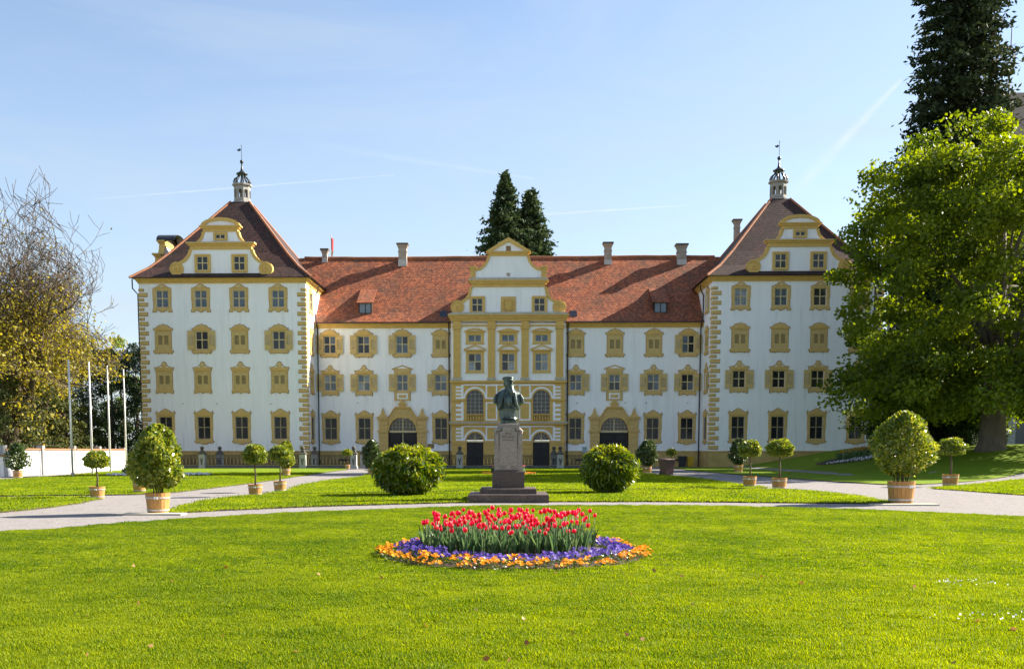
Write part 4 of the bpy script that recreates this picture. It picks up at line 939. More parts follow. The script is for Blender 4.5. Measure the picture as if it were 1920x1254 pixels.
for q in (1, -1): p.tube([(q*.40, -.12, z+.5), (q*.56, -.12, z+.35), (q*.50, -.12, z), (q*.56, -.12, z-.2), (q*.40, -.12, z-.45), (q*.12, -.12, z-.62)], .07, 6)
p.tube([(q*.24*math.cos(a), -.17, z+q*.0+.30*math.sin(a)) for a in np.linspace(0, 6.28, 14)], .025, 5); p.build('shield_relief', M['ochre'], arm)
MB().box(-.24, .24, -.02, .01, zr(470.5), zr(461)).build('gable_hatch', M['plaque'], cg)
p = MB().sym([(0, zr(519)), (.17, zr(517)), (.2, zr(512)), (0, zr(511.5))], -.06, .01); p.build('small_shield', M['ledge'], cg)
zt = zr(482); b = MB(); zb = CCOR+.6; b.add([(-5.2, .5, zb), (5.2, .5, zb), (0, .5, zt), (-5.2, 8, zb), (5.2, 8, zb), (0, 8, zt)], [(0, 2, 5, 3), (2, 1, 4, 5)]); b.build('gable_roof', M['tile'], cg, uv=slope_uv)
# dormers, hatches, chimneys, roof flag
def roof_z(y): return ROOF[0][1]+(ROOF[1][1]-ROOF[0][1])*(y-ROOF[0][0])/(ROOF[1][0]-ROOF[0][0]) if y < .9 else ROOF[1][1]+(22.75-ROOF[1][1])*(y-.9)/6.6
for x in (onY(686, 580, YC+1.2)[0]-AX, onY(1237, 580, YC+1.2)[0]-AX):
    y0 = .75; z0 = roof_z(y0)-.05; z1 = z0+1.12
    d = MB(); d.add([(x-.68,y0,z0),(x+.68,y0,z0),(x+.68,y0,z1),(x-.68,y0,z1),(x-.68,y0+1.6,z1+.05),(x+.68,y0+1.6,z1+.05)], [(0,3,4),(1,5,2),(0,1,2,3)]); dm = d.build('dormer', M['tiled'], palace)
    fr = MB()
    for a in (-.66, -.04, .56): fr.box(x+a, x+a+.09, y0-.06, y0-.005, z0+.06, z1)
    fr.box(x-.66, x+.65, y0-.062, y0-.004, z0, z0+.09); fr.box(x-.66, x+.65, y0-.062, y0-.004, z1-.08, z1); fr.build('dormer_frame', M['gutter'], dm)
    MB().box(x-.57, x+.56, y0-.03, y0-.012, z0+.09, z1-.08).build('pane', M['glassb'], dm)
    yb = 3.6; zb2 = roof_z(yb)+.03
    b = MB(); b.add([(x-.86,y0-.35,z1+.0),(x+.86,y0-.35,z1+.0),(x+.86,yb,zb2),(x-.86,yb,zb2),(x-.86,y0-.35,z1-.09),(x+.86,y0-.35,z1-.09),(x+.86,yb,zb2-.09),(x-.86,yb,zb2-.09)], [(0,1,2,3),(4,5,1,0),(5,6,2,1),(7,4,0,3),(7,6,5,4)]); b.build('dormer_roof', M['tile'], dm, uv=slope_uv)
for x in (-6.75, 6.7):
    y = .2; MB().add([(x-.38,y,roof_z(y)+.1),(x+.38,y,roof_z(y)+.1),(x+.38,y+.7,roof_z(y+.7)+.12),(x-.38,y+.7,roof_z(y+.7)+.12)] + [(x-.38,y,roof_z(y)-.05),(x+.38,y,roof_z(y)-.05),(x+.38,y+.7,roof_z(y+.7)-.05),(x-.38,y+.7,roof_z(y+.7)-.05)], [(0,1,2,3),(0,4,5,1),(1,5,6,2),(3,7,4,0),(2,6,7,3)]).build('roof_hatch', M['glassd'], palace)
def chimney(px, yt, yb, wpx, Y, thin=False):
    X, zt = onY(px, yt, YC+Y); zb = onY(px, yb, YC+Y)[1]; w = wpx/17.0/2; X -= AX
    b = MB(); b.box(X-w, X+w, Y-w*.8, Y+w*.8, zb-1.5, zt-.45); o = b.build('chimney', M['chim'], palace)
    c_ = MB(); c_.box(X-w-.05, X+w+.05, Y-w*.8-.05, Y+w*.8+.05, zt-.95, zt-.85); c_.box(X-w-.07, X+w+.07, Y-w*.8-.07, Y+w*.8+.07, zt-.45, zt-.28); c_.box(X-w-.14, X+w+.14, Y-w*.8-.14, Y+w*.8+.14, zt-.28, zt-.16); c_.build('chimney_collar', M['chim'], o)
    MB().box(X-w-.2, X+w+.2, Y-w*.8-.2, Y+w*.8+.2, zt-.16, zt).build('chimney_cap', M['stoned'], o)
    MB().box(X-w-.03, X+w+.03, Y-w*.8-.03, Y+w*.8+.03, zb-1.4, zb+.18).build('flashing', M['hoop'], o)
for a in ((755, 457, 491, 15, 6.9), (1140, 455, 491, 13, 6.9), (1278, 458, 491, 16.5, 6.9), (609, 467, 487, 9, 7.2)): chimney(*a)
chimney(1382, 412, 455, 10.5, 9.5)
X, Zt = onY(621, 440, YC+8.5)
fl = MB().tube([(X-AX, 8.5, 21.5), (X-AX, 8.5, Zt)], .05, 6).build('roof_flagpole', M['pole'], palace)
b = MB(); b.add([(X-AX, 8.5, Zt-.35), (X-AX+.25, 8.6, Zt-.45), (X-AX+.22, 8.5, Zt-1.7), (X-AX, 8.5, Zt-1.75), (X-AX+.12, 8.38, Zt-.4), (X-AX+.1, 8.36, Zt-1.72)], [(0, 4, 5, 3), (4, 1, 2, 5)]); b.build('roof_flag', M['flagred'], fl)
b = MB(); b.add([(X-AX, 8.5, Zt-1.75), (X-AX+.22, 8.5, Zt-1.7), (X-AX+.15, 8.45, Zt-2.3), (X-AX, 8.5, Zt-2.4)], [(0, 1, 2, 3)]); b.build('roof_flag_stripe', M['flagyel'], fl)
MB().box(onY(808, 836, YC)[0]-AX-.32, onY(808, 836, YC)[0]-AX+.32, -.06, .01, zc(840), zc(832)).build('wall_plaque', M['plaque'], palace)
for s, px in ((-1, 343), (-1, 407), (-1, 508), (1, 1549), (1, 1597)):   # small iron wall ties
    X, Z = onY(px, 757 if s < 0 else 751, YC+YP); MB().lathe([(.09, 0), (.05, .04)], 8).build('wall_tie', M['iron'], palace, (X-AX, YP-.03, Z))
for px in (671, 1082, 1172, 1211.5, 1289):
    X, Z = onY(px, 755.5, YC); MB().lathe([(.09, 0), (.05, .04)], 8).build('wall_tie', M['iron'], palace, (X-AX, -.03, Z))
# ------------------------------------------------------------------ railing before the palace
YB = 93.2
pil_mesh = MB(); pil_mesh.box(-.34, .34, -.34, .34, 0, .22); pil_mesh.box(-.28, .28, -.28, .28, .22, 1.32)
pil_mesh = pil_mesh.mesh('shaft', M['stonep'])
cap_mesh = MB().lathe([(.50, 1.32), (.50, 1.40), (.36, 1.48), (.16, 1.72), (.10, 1.76)], 4, flat=.5).mesh('cap', M['stoned'])
fin_mesh = MB().lathe([(.08, 1.74), (.17, 1.80), (.20, 1.92), (.14, 2.04), (.03, 2.10)], 10).mesh('finial', M['stoned'], True)
orn_mesh = MB(); orn_mesh.prism([(-.16, .95), (-.05, .55), (-.06, .35), (.06, .35), (.05, .55), (.16, .95), (.10, 1.0), (0, .75), (-.10, 1.0)], -.30, -.27); orn_mesh = orn_mesh.mesh('ornament', M['stoned'])
def pillar(x, y, label):
    o = empty('stone_pillar', (x, y, 0)); tag(o, label, 'pillar', 'stone pillars of the railing')
    for n, me in (('shaft', pil_mesh), ('cap', cap_mesh), ('finial', fin_mesh), ('ornament', orn_mesh)): inst(n, me, o)
def railing(x0, x1, y, label):
    L = x1-x0; o = empty('iron_railing', ((x0+x1)/2, y, 0)); tag(o, label, 'railing', 'iron railings before the palace')
    MB().box(-L/2, L/2, -.16, .16, -.1, .30).build('kerb', M['kerb'], o)
    b = MB(); b.box(-L/2, L/2, -.035, .035, 1.17, 1.25); b.box(-L/2, L/2, -.02, .02, .38, .42); b.box(-L/2, L/2, -.018, .018, 1.03, 1.06); b.build('rail', M['iron'], o)
    b = MB(); n = int(L/.34)
    for i in range(n):
        x = -L/2+(i+.5)*L/n; q = L/n*.30
        b.tube([(x-q, 0, .42), (x-q, 0, .85), (x-q*.5, 0, 1.0), (x, 0, 1.03), (x+q*.5, 0, 1.0), (x+q, 0, .85), (x+q, 0, .42)], .028, 4); b.tube([(x+L/n/2, 0, .42), (x+L/n/2, 0, 1.18)], .024, 4)
    b.build('bar', M['iron'], o)
pts = [(-29.0, YB, 'pillar'), (-28.1, YB+2.6, 'pillar'), (-19.5, YB, 'pillar'), (-18.9, YB+2.6, 'pillar'), (-14.7, YB, 'pillar'), (-14.15, YB+2.6, 'pillar'), (-4.75, YB, 'pillar'), (4.1, YB+1.2, 'pillar'), (4.65, YB, 'pillar')]
names = ['leftmost stone pillar with ball finial in the railing', 'stone pillar set back beside the leftmost railing pillar', 'stone pillar with ball finial before the left pavilion corner', 'set back stone pillar just right of the pavilion corner pillar',
         'stone pillar beside the small ball tree at the path', 'set back stone pillar half hidden by the conical tub shrub', 'stone pillar with finial left of the bust before the arched door', 'set back left pillar of the pair right of the bust', 'right front pillar of the pair right of the bust']
for (x, y, _), n in zip(pts, names): pillar(x, y, n)
for a, c, n in ((-36.5, -29.35, 'iron railing at the far left end before the left pavilion'), (-28.65, -19.85, 'iron railing before the left pavilion behind the ball trees'), (-19.15, -15.05, 'short iron railing below the inner corner of the left pavilion'),
                (-13.6, -5.1, 'iron railing behind the left laurel bush before the portal'), (-4.4, 4.3, 'iron railing behind the bust before the central doors'), (5.0, 8.6, 'iron railing ending behind the right laurel bush')):
    railing(a, c, YB, n)
# ------------------------------------------------------------------ white garden wall and flagpoles on the left
wp = [onZ(-60, 898), onZ(6, 892.5), onZ(78, 889.5), onZ(138, 885.5), onZ(185, 882.5), onZ(232, 879)]
wl = empty('garden_wall', (wp[2][0], wp[2][1], 0)); tag(wl, 'white rendered garden wall with tiled coping left of the flagpoles', 'wall')
for i in range(len(wp)-1):
    a, c = Vector(wp[i]), Vector(wp[i+1]); d = c-a; L = d.length; ang = math.atan2(d.y, d.x); m = (a+c)/2 - Vector(wp[2])
    hh = 1.30 if i == 0 else 1.72
    MB().box(-L/2+.2, L/2-.2, -.14, .14, -.2, hh).build('wall_panel', M['whitepaint'], wl, (m.x, m.y, 0), ang)
    b = MB(); b.prism([(-L/2, hh), (L/2, hh), (L/2, hh+.10), (-L/2, hh+.10)], -.24, .24); b.build('coping', M['hip'], wl, (m.x, m.y, 0), ang)
    e = a-Vector(wp[2]); MB().box(-.22, .22, -.22, .22, -.2, 2.02).build('wall_pier', M['stonep'], wl, (e.x, e.y, 0), ang)
e = Vector(wp[-1])-Vector(wp[2]); MB().box(-.22, .22, -.22, .22, -.2, 1.95).build('wall_pier', M['stonep'], wl, (e.x, e.y, 0), 0)
for (px, py, tx, ty), n in zip(((136.5, 893, 133.4, 677), (174, 889, 169.6, 681), (207.5, 885, 204.6, 688), (237.5, 881, 235.3, 694)), ('tall pale flagpole, leftmost of the four bare poles', 'second bare flagpole from the left edge', 'third bare flagpole from the left edge', 'fourth bare flagpole nearest the left pavilion')):
    x, y = onZ(px, py); xt, zt = onY(tx, ty, y)
    o = empty('flagpole', (x, y, 0)); tag(o, n, 'flagpole', 'row of four bare flagpoles')
    MB().tube([(0, 0, -.1), (0, 0, zt)], [.085, .06], 8).build('pole', M['pole'], o, smooth=True); MB().lathe([(.03, zt), (.07, zt+.03), (.05, zt+.09)], 8).build('cap', M['pole'], o); MB().lathe([(.11, 0), (.11, .25), (.08, .3)], 8).build('base', M['hoop'], o)
x, y = onZ(149, 880); bo = MB().prism([(-.45, 0), (.45, 0), (.42, .5), (.25, .95), (-.15, 1.0), (-.35, .6)], -.25, .25); tag(bo.build('boundary_stone', M['stonep'], None, (x, y, -.02)), 'small grey rounded stone against the white garden wall', 'stone')

# ------------------------------------------------------------------ tub plants
def tub(o, r, h):
    n = 20; b = MB(); r0 = r*.84
    for i in range(n):
        a0 = 2*math.pi*(i+.03)/n; a1 = 2*math.pi*(i+.97)/n; vs = []
        for a in (a0, a1):
            for rr, z in ((r0, .0), (r, h), (r*.93, h), (r0*.92, .0)): vs.append((rr*math.cos(a), rr*math.sin(a), z))
        b.add(vs, [(0, 4, 5, 1), (1, 5, 6, 2), (2, 6, 7, 3), (0, 1, 2, 3), (4, 7, 6, 5)])
    t = b.build('tub', M['wood'], o)
    for zf in (.12, .72):
        rr = r0+(r-r0)*zf+.006; rr2 = r0+(r-r0)*(zf+.09)+.006
        MB().lathe([(rr-.01, h*zf), (rr+.006, h*zf), (rr2+.006, h*(zf+.085)), (rr2-.01, h*(zf+.085))], 24).build('hoop', M['hoop'], t)
    MB().lathe([(r*.9, h*.80), (r*.9, h*.90)], 20).build('soil', M['soil'], t)
    br_ = MB(); k = r*.16; br_.box(-k, k, -.02, .02, -k*.4, k*.4); br_.prism([(-k, -k*.8), (-k*.4, 0), (-k, k*.8), (-k*.3, k*.6), (0, k*.2), (k*.3, k*.6), (k, k*.8), (k*.4, 0), (k, -k*.8), (k*.3, -k*.6), (0, -k*.2), (-k*.3, -k*.6)][::-1], -.025, .0)
    a = rnd.choice((-1.9, -1.4, -1.2, -2.2)); br_.build('bracket', M['whitepaint'], t, (r*.985*math.cos(a), r*.985*math.sin(a), h*.76), a+math.pi/2)
def plant(kind, px, py, tw, th, top, pw, label, bot=None, mat='tubleaf', n=3200, ls=.085, lean=0):
    x, y = onZ(px, py); s = (F_PX/math.hypot(1, 0)/y); r = tw/s/2; h = th/s; y += r*.84
    o = empty('tub_plant', (x, y, .004 if not inpoly(x, y, LAWN['left']) else .052)); tag(o, label, 'tub plant', 'shrubs in wooden tubs')
    tub(o, r, h); s = F_PX/y; zt = onY(px, top, y)[1]; zb = onY(px, bot, y)[1] if bot else h+.05; R_ = pw/s/2
    H = zt-zb; cz = (zt+zb)/2
    if kind == 'ball':
        b = MB(); b.tube([(0, 0, h*.8), (.02, .01, (h+zb)/2), (-.01, 0, zb+.1*H), (0, 0, cz)], [r*.14, r*.11, r*.11, r*.07], 7)
        for i in range(5): a = i*1.26; b.tube([(0, 0, zb+.05*H), (R_*.5*math.cos(a), R_*.5*math.sin(a), cz)], [r*.06, r*.03], 5)
        b.build('stem', M['barkd'], o, smooth=True)
        d = nr.normal(size=(n, 3)); d /= np.linalg.norm(d, axis=1, keepdims=True); rad = 1-.45*nr.random((n, 1))**2.2; lump = 1+.10*np.sin(5*d[:, :1]+px)*np.cos(4*d[:, 1:2]+px)+.06*np.sin(9*d[:, 2:3])
        c = d*rad*lump*np.array([R_, R_, H/2])*.97; c[:, 2] = np.where(c[:, 2] < -.30*H, -.30*H+(c[:, 2]+.30*H)*.5, c[:, 2]) + cz
    else:
        u = nr.random(n)**.85; th_ = nr.random(n)*6.283
        if kind == 'cone': pr = np.minimum(1, (u/.25+.22)**.6)*(1-u**2.5)**.52
        elif kind == 'round': pr = np.minimum(1, (u/.40+.22))**.75*np.sqrt(np.maximum(0, 1-u**3.2))
        else: pr = np.minimum(1, (u/.3+.3))*(1-u**1.6)**.5
        rad = pr*(1-.55*nr.random(n)**2.0)*(1+.13*np.sin(3*th_+u*7+px)+.08*np.sin(7*th_-u*13))
        if kind == 'loose': rad *= .6+.6*nr.random(n)
        if kind == 'round': rad *= 1+.16*(nr.random(n)-.45)
        c = np.stack([R_*rad*np.cos(th_), R_*rad*np.sin(th_), zb+u*H*(1+.05*np.sin(4*th_+px))], 1); d = np.stack([np.cos(th_), np.sin(th_), (u-.35)*1.2], 1)
        b = MB()
        for i in range(11):
            a = i*.57; q = rnd.uniform(.1, .5)*r; b.tube([(q*math.cos(a), q*math.sin(a), h*.8), (q*1.5*math.cos(a), q*1.5*math.sin(a), zb+.22*H), (R_*.55*math.cos(a), R_*.55*math.sin(a), zb+.55*H)], [r*.05, r*.045, r*.02], 5)
        b.build('stem', M['barkd'], o, smooth=True)
    leafobj('foliage', [leaves(c, ls*1.45, ls*.66, nr.random(n)**1.4, axis=d*.8)], M[mat], o)
plant('cone', 290, 963, 46, 39, 801, 97, 'large egg-shaped shrub in an oak tub beside the left gravel path', bot=915, n=5200, ls=.10)
plant('ball', 178, 935, 29, 23, 846, 48, 'ball-headed tree in a tub at the tip of the left small lawn', bot=880, n=1500, ls=.095)
plant('ball', 258, 925, 25, 19, 866, 40, 'tub plant half hidden behind the large egg-shaped shrub on the left', bot=897, n=1300, ls=.1)
plant('ball', 201, 880.5, 10, 8, 843, 20, 'tiny ball-headed tree in a tub before the white garden wall', bot=863, n=900, ls=.13)
plant('loose', 30, 897, 19, 15, 832, 50, 'loose grey-green shrub in a tub at the far left by the garden wall', bot=880, mat='tubdark', n=1500, ls=.14)
plant('ball', 476, 930, 27, 22, 834, 46, 'ball-headed tree in a tub, left one of the pair on the left path', bot=873, n=2600, ls=.095)
plant('ball', 523, 922, 24.5, 20, 836, 42, 'ball-headed tree in a tub, right one of the pair on the left path', bot=866, n=2300, ls=.1)
plant('cone', 535, 893, 17, 14, 830, 33, 'conical shrub in a tub just behind the pair of ball trees', bot=877, n=2200, ls=.13)
plant('ball', 651, 880, 10, 8.5, 843, 19, 'tiny ball-headed tree in a tub beside the railing pillar', bot=856, n=800, ls=.13)
plant('cone', 697, 891, 17, 14, 826, 36, 'conical shrub in a tub left of the left laurel bush', bot=876, n=2200, ls=.13, mat='tubdark')
plant('round', 1214, 888, 18, 14, 827, 38, 'dark round shrub in a tub right of the right laurel bush', bot=873, n=2600, ls=.13, mat='tubdark')
plant('ball', 1259, 881, 10, 8, 841, 19, 'tiny ball-headed tree behind the brown rubbish bin', bot=855, n=800, ls=.13)
plant('round', 1386, 886, 17.5, 15, 824, 36, 'dark round shrub in a tub below the right pavilion corner', bot=870, n=2600, ls=.13, mat='tubdark')
plant('ball', 1408, 913.5, 25.5, 20.5, 826, 43, 'ball-headed tree in a tub, left one of the pair on the right path', bot=860, n=2500, ls=.1)
plant('ball', 1464, 917.5, 28.5, 21.5, 824, 49, 'ball-headed tree in a tub, right one of the pair on the right path', bot=860, n=2700, ls=.1)
plant('round', 1697, 944, 50, 41, 777, 107, 'large round-headed shrub in an oak tub beside the right gravel path', bot=893, n=6200, ls=.10)
plant('ball', 1787, 911.5, 30, 22, 821, 52, 'ball-headed tree in a tub farthest right, before the dark trees', bot=857, n=2700, ls=.1)
for px0, px1, py, n in ((228, 345, 964.5, 'flat stone slab under the large left tub'), (1640, 1753, 946.5, 'flat stone slab under the large right tub')):
    x0, y0 = onZ(px0, py); x1, y1 = onZ(px1, py-1.0); b = MB(); b.box(-(x1-x0)/2, (x1-x0)/2, 0, .5, -.02, .035); tag(b.build('stone_slab', M['ledge'], None, ((x0+x1)/2, y0, -.01)), n, 'slab')
# ------------------------------------------------------------------ laurel bushes
def bush(px, py, top, w, label, seed):
    x, y = onZ(px, py); y += .9; s = F_PX/y; R_ = w/s/2; H = onY(px, top, y)[1]; o = empty('laurel_bush', (x, y, .05)); tag(o, label, 'bush', 'pair of clipped laurel bushes')
    n = 5200; u = nr.random(n); th_ = nr.random(n)*6.283; cz = .58
    pr = np.sqrt(np.maximum(0, 1-np.abs((u-.50)/.52)**2.05)); pr = np.maximum(pr, .40*(u < .3))
    rad = pr*(1-.42*nr.random(n)**1.8)*(1+.08*np.sin(4*th_+seed)+.07*np.sin(6*u*3+5*th_+seed))*(1+.14*(nr.random(n) > .88)*nr.random(n))
    c = np.stack([R_*rad*np.cos(th_), R_*rad*np.sin(th_), .06+u*(H-.1)*(1+.04*np.sin(3*th_+seed))], 1); d = np.stack([np.cos(th_)*.8, np.sin(th_)*.8, (u-.45)*1.5], 1)
    tint = np.clip(nr.random(n)**1.6*.75 + .45*(u > .86)*nr.random(n), 0, 1)
    leafobj('foliage', [leaves(c, .27, .078, tint, droop=.75, axis=d, spread=.6)], M['laurel'], o)
    b = MB()
    for i in range(14): a = i*.45; q = rnd.uniform(.05, .3); b.tube([(q*math.cos(a), q*math.sin(a), -.05), (q*1.6*math.cos(a), q*1.6*math.sin(a), .5), (R_*.6*math.cos(a), R_*.6*math.sin(a), H*.7)], [.03, .025, .012], 5)
    b.build('stem', M['barkd'], o, smooth=True)
bush(761, 932, 838, 122, 'rounded laurel bush on the lawn strip left of the bust', 1.0)
bush(1146, 927, 838, 102, 'squarer laurel bush on the lawn strip right of the bust', 4.0)

# ------------------------------------------------------------------ bust on its pedestal
SX, SY = -0.07, 33.25
ped = empty('bust_pedestal', (SX, SY, 0)); tag(ped, 'granite pedestal with dark stepped base on the lawn strip', 'pedestal')
def pb(name, x, y, z0, z1, mat, bev=.02, par=ped):
    b = MB(); c = bev
    b.add([(-x,-y,z0),(x,-y,z0),(x,y,z0),(-x,y,z0),(-x,-y,z1-c),(x,-y,z1-c),(x,y,z1-c),(-x,y,z1-c),(-x+c,-y+c,z1),(x-c,-y+c,z1),(x-c,y-c,z1),(-x+c,y-c,z1)],
          [(0,3,2,1),(0,1,5,4),(1,2,6,5),(2,3,7,6),(3,0,4,7),(4,5,9,8),(5,6,10,9),(6,7,11,10),(7,4,8,11),(8,9,10,11)])
    return b.build(name, M[mat], par)
pb('step', 1.31, 1.28, -.02, .25, 'granited'); pb('step', .92, .90, .25, .43, 'granited'); pb('base_block', .53, .53, .43, 1.02, 'granited', .06)
sh = pb('shaft', .465, .44, 1.02, 2.29, 'granite', .03)
pb('shaft_neck', .36, .38, 2.29, 2.55, 'granite', .02)
b = MB(); b.box(-.285, .285, -.475, -.43, 1.16, 2.28); b.box(-.20, .20, -.472, -.37, 2.28, 2.42); b.box(-.10, .10, -.495, -.43, 1.03, 1.20)
for x in (-.25, -.19, -.13, .13, .19, .25): b.box(x-.016, x+.016, -.465, -.43, 1.03, 1.16)
b.build('inscription_panel', M['granite'], sh)
for s in (-1, 1):
    b = MB(); b.prism([(s*.375-.05, 1.80), (s*.375, 1.76), (s*.375+.05, 1.80), (s*.375+.05, 2.16), (s*.375, 2.21), (s*.375-.05, 2.16)], -.50, -.43); b.build('side_scroll', M['granite'], sh)
    b = MB(); b.tube([(s*.26, -.40, 2.33), (s*.36, -.42, 2.36), (s*.44, -.42, 2.28), (s*.42, -.43, 2.20)], [.05, .06, .06, .04], 6); b.build('corner_ornament', M['granite'], sh)
def text(body, size, z, par):
    cu = bpy.data.curves.new('inscription', 'FONT'); cu.body = body; cu.size = size; cu.align_x = 'CENTER'; cu.extrude = .002
    tmp = bpy.data.objects.new('tmp', cu); COL.objects.link(tmp); bpy.context.view_layer.update()
    me = bpy.data.meshes.new_from_object(tmp.evaluated_get(bpy.context.evaluated_depsgraph_get())); bpy.data.objects.remove(tmp); me.materials.clear(); me.materials.append(M['inscr'])
    o = inst('inscription', me, par, (0, -.478, z)); o.rotation_euler.x = math.pi/2
text('PRINZ', .085, 2.19, sh); text('WILHELM', .095, 2.075, sh); text('VON BADEN', .06, 1.985, sh)
# bronze bust: one continuous remeshed body
def ell(b, c, r, n=16, m=10, rot=None):
    k = len(b.v); rm = rot or Matrix.Identity(3)
    for j in range(m+1):
        for i in range(n):
            t = math.pi*j/m; a = 2*math.pi*i/n; p = rm @ Vector((r[0]*math.sin(t)*math.cos(a), r[1]*math.sin(t)*math.sin(a), r[2]*math.cos(t))); b.v.append((c[0]+p.x, c[1]+p.y, c[2]+p.z))
    for j in range(m):
        for i in range(n): a = k+j*n+i; q = k+j*n+(i+1) % n; b.f.append((a, a+n, q+n, q))
RZ = lambda a: Matrix.Rotation(R(a), 3, 'Z'); RY = lambda a: Matrix.Rotation(R(a), 3, 'Y'); RX = lambda a: Matrix.Rotation(R(a), 3, 'X')
b = MB()
b.lathe([(.36, 0), (.36, .10), (.31, .14), (.29, .17)], 4, flat=.5); b.lathe([(.33, .15), (.30, .20), (.30, .44), (.33, .50)], 14)
for i in range(12): a = -math.pi+i*math.pi/11; b.tube([(.295*math.cos(a), .27*math.sin(a), .18), (.30*math.cos(a), .28*math.sin(a), .45)], .022, 5)
k0 = len(b.v); RG = [(.16, .15, 1.14), (.24, .17, 1.10), (.35, .19, 1.03), (.44, .21, .94), (.50, .23, .83), (.52, .24, .70), (.49, .24, .655), (.42, .24, .645), (.40, .25, .55), (.37, .25, .455), (.30, .22, .44)]
for rx, ry, z in RG:      # cape-like coat
    for i in range(24):
        a = 2*math.pi*i/24; fold = 1+.035*math.sin(7*a+z*3); b.v.append((rx*fold*math.cos(a), .03+ry*fold*math.sin(a), z))
for j in range(len(RG)-1):
    for i in range(24): p0 = k0+j*24+i; p1 = k0+j*24+(i+1) % 24; b.f.append((p0, p0+24, p1+24, p1))
b.f.append(tuple(range(k0, k0+24))); b.f.append(tuple(reversed(range(k0+(len(RG)-1)*24, k0+len(RG)*24))))
ell(b, (0, -.06, .72), (.25, .20, .32))
for s in (-1, 1):
    b.tube([(s*.13, -.13, 1.08), (s*.20, -.21, .95), (s*.23, -.26, .78), (s*.27, -.26, .60), (s*.33, -.20, .44)], [.05, .06, .055, .055, .04], 7)      # open coat edges
    b.tube([(s*.38, -.10, .96), (s*.46, -.15, .80), (s*.46, -.15, .68)], [.045, .055, .05], 7)
for x in (-.12, -.05, .03, .10): b.tube([(x, -.235, .90), (x*1.1, -.265, .66), (x*1.1, -.22, .46)], .016, 5)
b.tube([(-.01, .02, .95), (0, .01, 1.20)], [.14, .12], 10)
hd = RZ(32) @ Matrix.Scale(1.12, 3)
def hp(x, y, z): v_ = hd @ Vector((x, y, 0)); return (v_.x, v_.y, z)
ell(b, hp(0, .01, 1.32), (.135, .165, .185), rot=hd); ell(b, hp(0, -.06, 1.25), (.10, .11, .13), rot=hd)
b.tube([hp(0, -.15, 1.38), hp(0, -.195, 1.31), hp(0, -.165, 1.28)], [.022, .034, .028], 6)
for s in (-1, 1):
    ell(b, hp(s*.058, -.148, 1.355), (.036, .02, .016), 8, 6); ell(b, hp(s*.14, .03, 1.31), (.02, .035, .05), 8, 6, rot=hd); b.tube([hp(s*.02, -.175, 1.265), hp(s*.09, -.15, 1.235), hp(s*.125, -.11, 1.19)], [.028, .03, .012], 6)
ell(b, hp(0, -.13, 1.14), (.105, .085, .13), rot=hd); b.tube([hp(-.02, -.15, 1.14), hp(-.01, -.19, 1.0), hp(.0, -.19, .88)], [.105, .10, .045], 9); b.tube([hp(.05, -.15, 1.12), hp(.06, -.19, .98), hp(.03, -.2, .86)], [.07, .07, .03], 8)
ell(b, hp(0, .02, 1.475), (.185, .20, .062), rot=hd @ RX(-8) @ RY(6)); ell(b, hp(0, .0, 1.435), (.155, .178, .05), rot=hd); ell(b, hp(0, -.165, 1.415), (.115, .075, .016), 12, 6, rot=hd @ RX(14))
bust = b.build('bust', M['bronze'], None, (SX, SY, 2.55), smooth=True); tag(bust, 'green-black bronze bust of a bearded man in a cap on the pedestal', 'bust')
md = bust.modifiers.new('remesh', 'REMESH'); md.mode = 'VOXEL'; md.voxel_size = .013; md.use_smooth_shade = True
md = bust.modifiers.new('smooth', 'SMOOTH'); md.factor = .5; md.iterations = 2

# ------------------------------------------------------------------ round flower bed
bs = MB(); bs.lathe([(BED_R-.04, .0), (BED_R-.16, .045), (BED_R*.6, .10), (.01, .13)], 40); bed = bs.build('flower_bed', M['soil'], None, (BED[0], BED[1], .02)); tag(bed, 'round bed of dark soil in the front lawn', 'flower bed')
def attr_mesh(name, parts):
    v, f, t, mi, mats = [], [], [], [], []
    for mat, vv, ff, tt in parts:
        if mat not in mats: mats.append(mat)
        k = len(v); v += vv; f += [tuple(i+k for i in q) for q in ff]; t += tt; mi += [mats.index(mat)]*len(ff)
    me = bpy.data.meshes.new(name); me.from_pydata(v, [], f)
    for m in mats: me.materials.append(m)
    me.polygons.foreach_set('material_index', mi); a = me.attributes.new('tint', 'FLOAT', 'POINT'); a.data.foreach_set('value', t); me.polygons.foreach_set('use_smooth', [True]*len(f)); me.update(); return me
def tulip_head(seed, mat):
    q = random.Random(seed); v, f, t = [], [], []
    prof = [(0.004, 0), (.021, .010), (.029, .026), (.027, .045), (.019, .060)]
    for p in range(6):
        a0 = p*math.pi/3+(p % 2)*.1; k = len(v); inn = 1.0 if p % 2 else .9; tt = q.random()
        for r, z in prof:
            for j in (-1, 0, 1):
                a = a0+j*.60*(1 if z < .05 else .55); rr = r*inn*(1.04 if j == 0 else .97); v.append((rr*math.cos(a), rr*math.sin(a), z*(1.08 if j == 0 else .95))); t.append(tt)
        for i in range(4):
            for j in range(2): a = k+i*3+j; f.append((a, a+1, a+4, a+3))
    return attr_mesh('blossom', [(mat, v, f, t)])
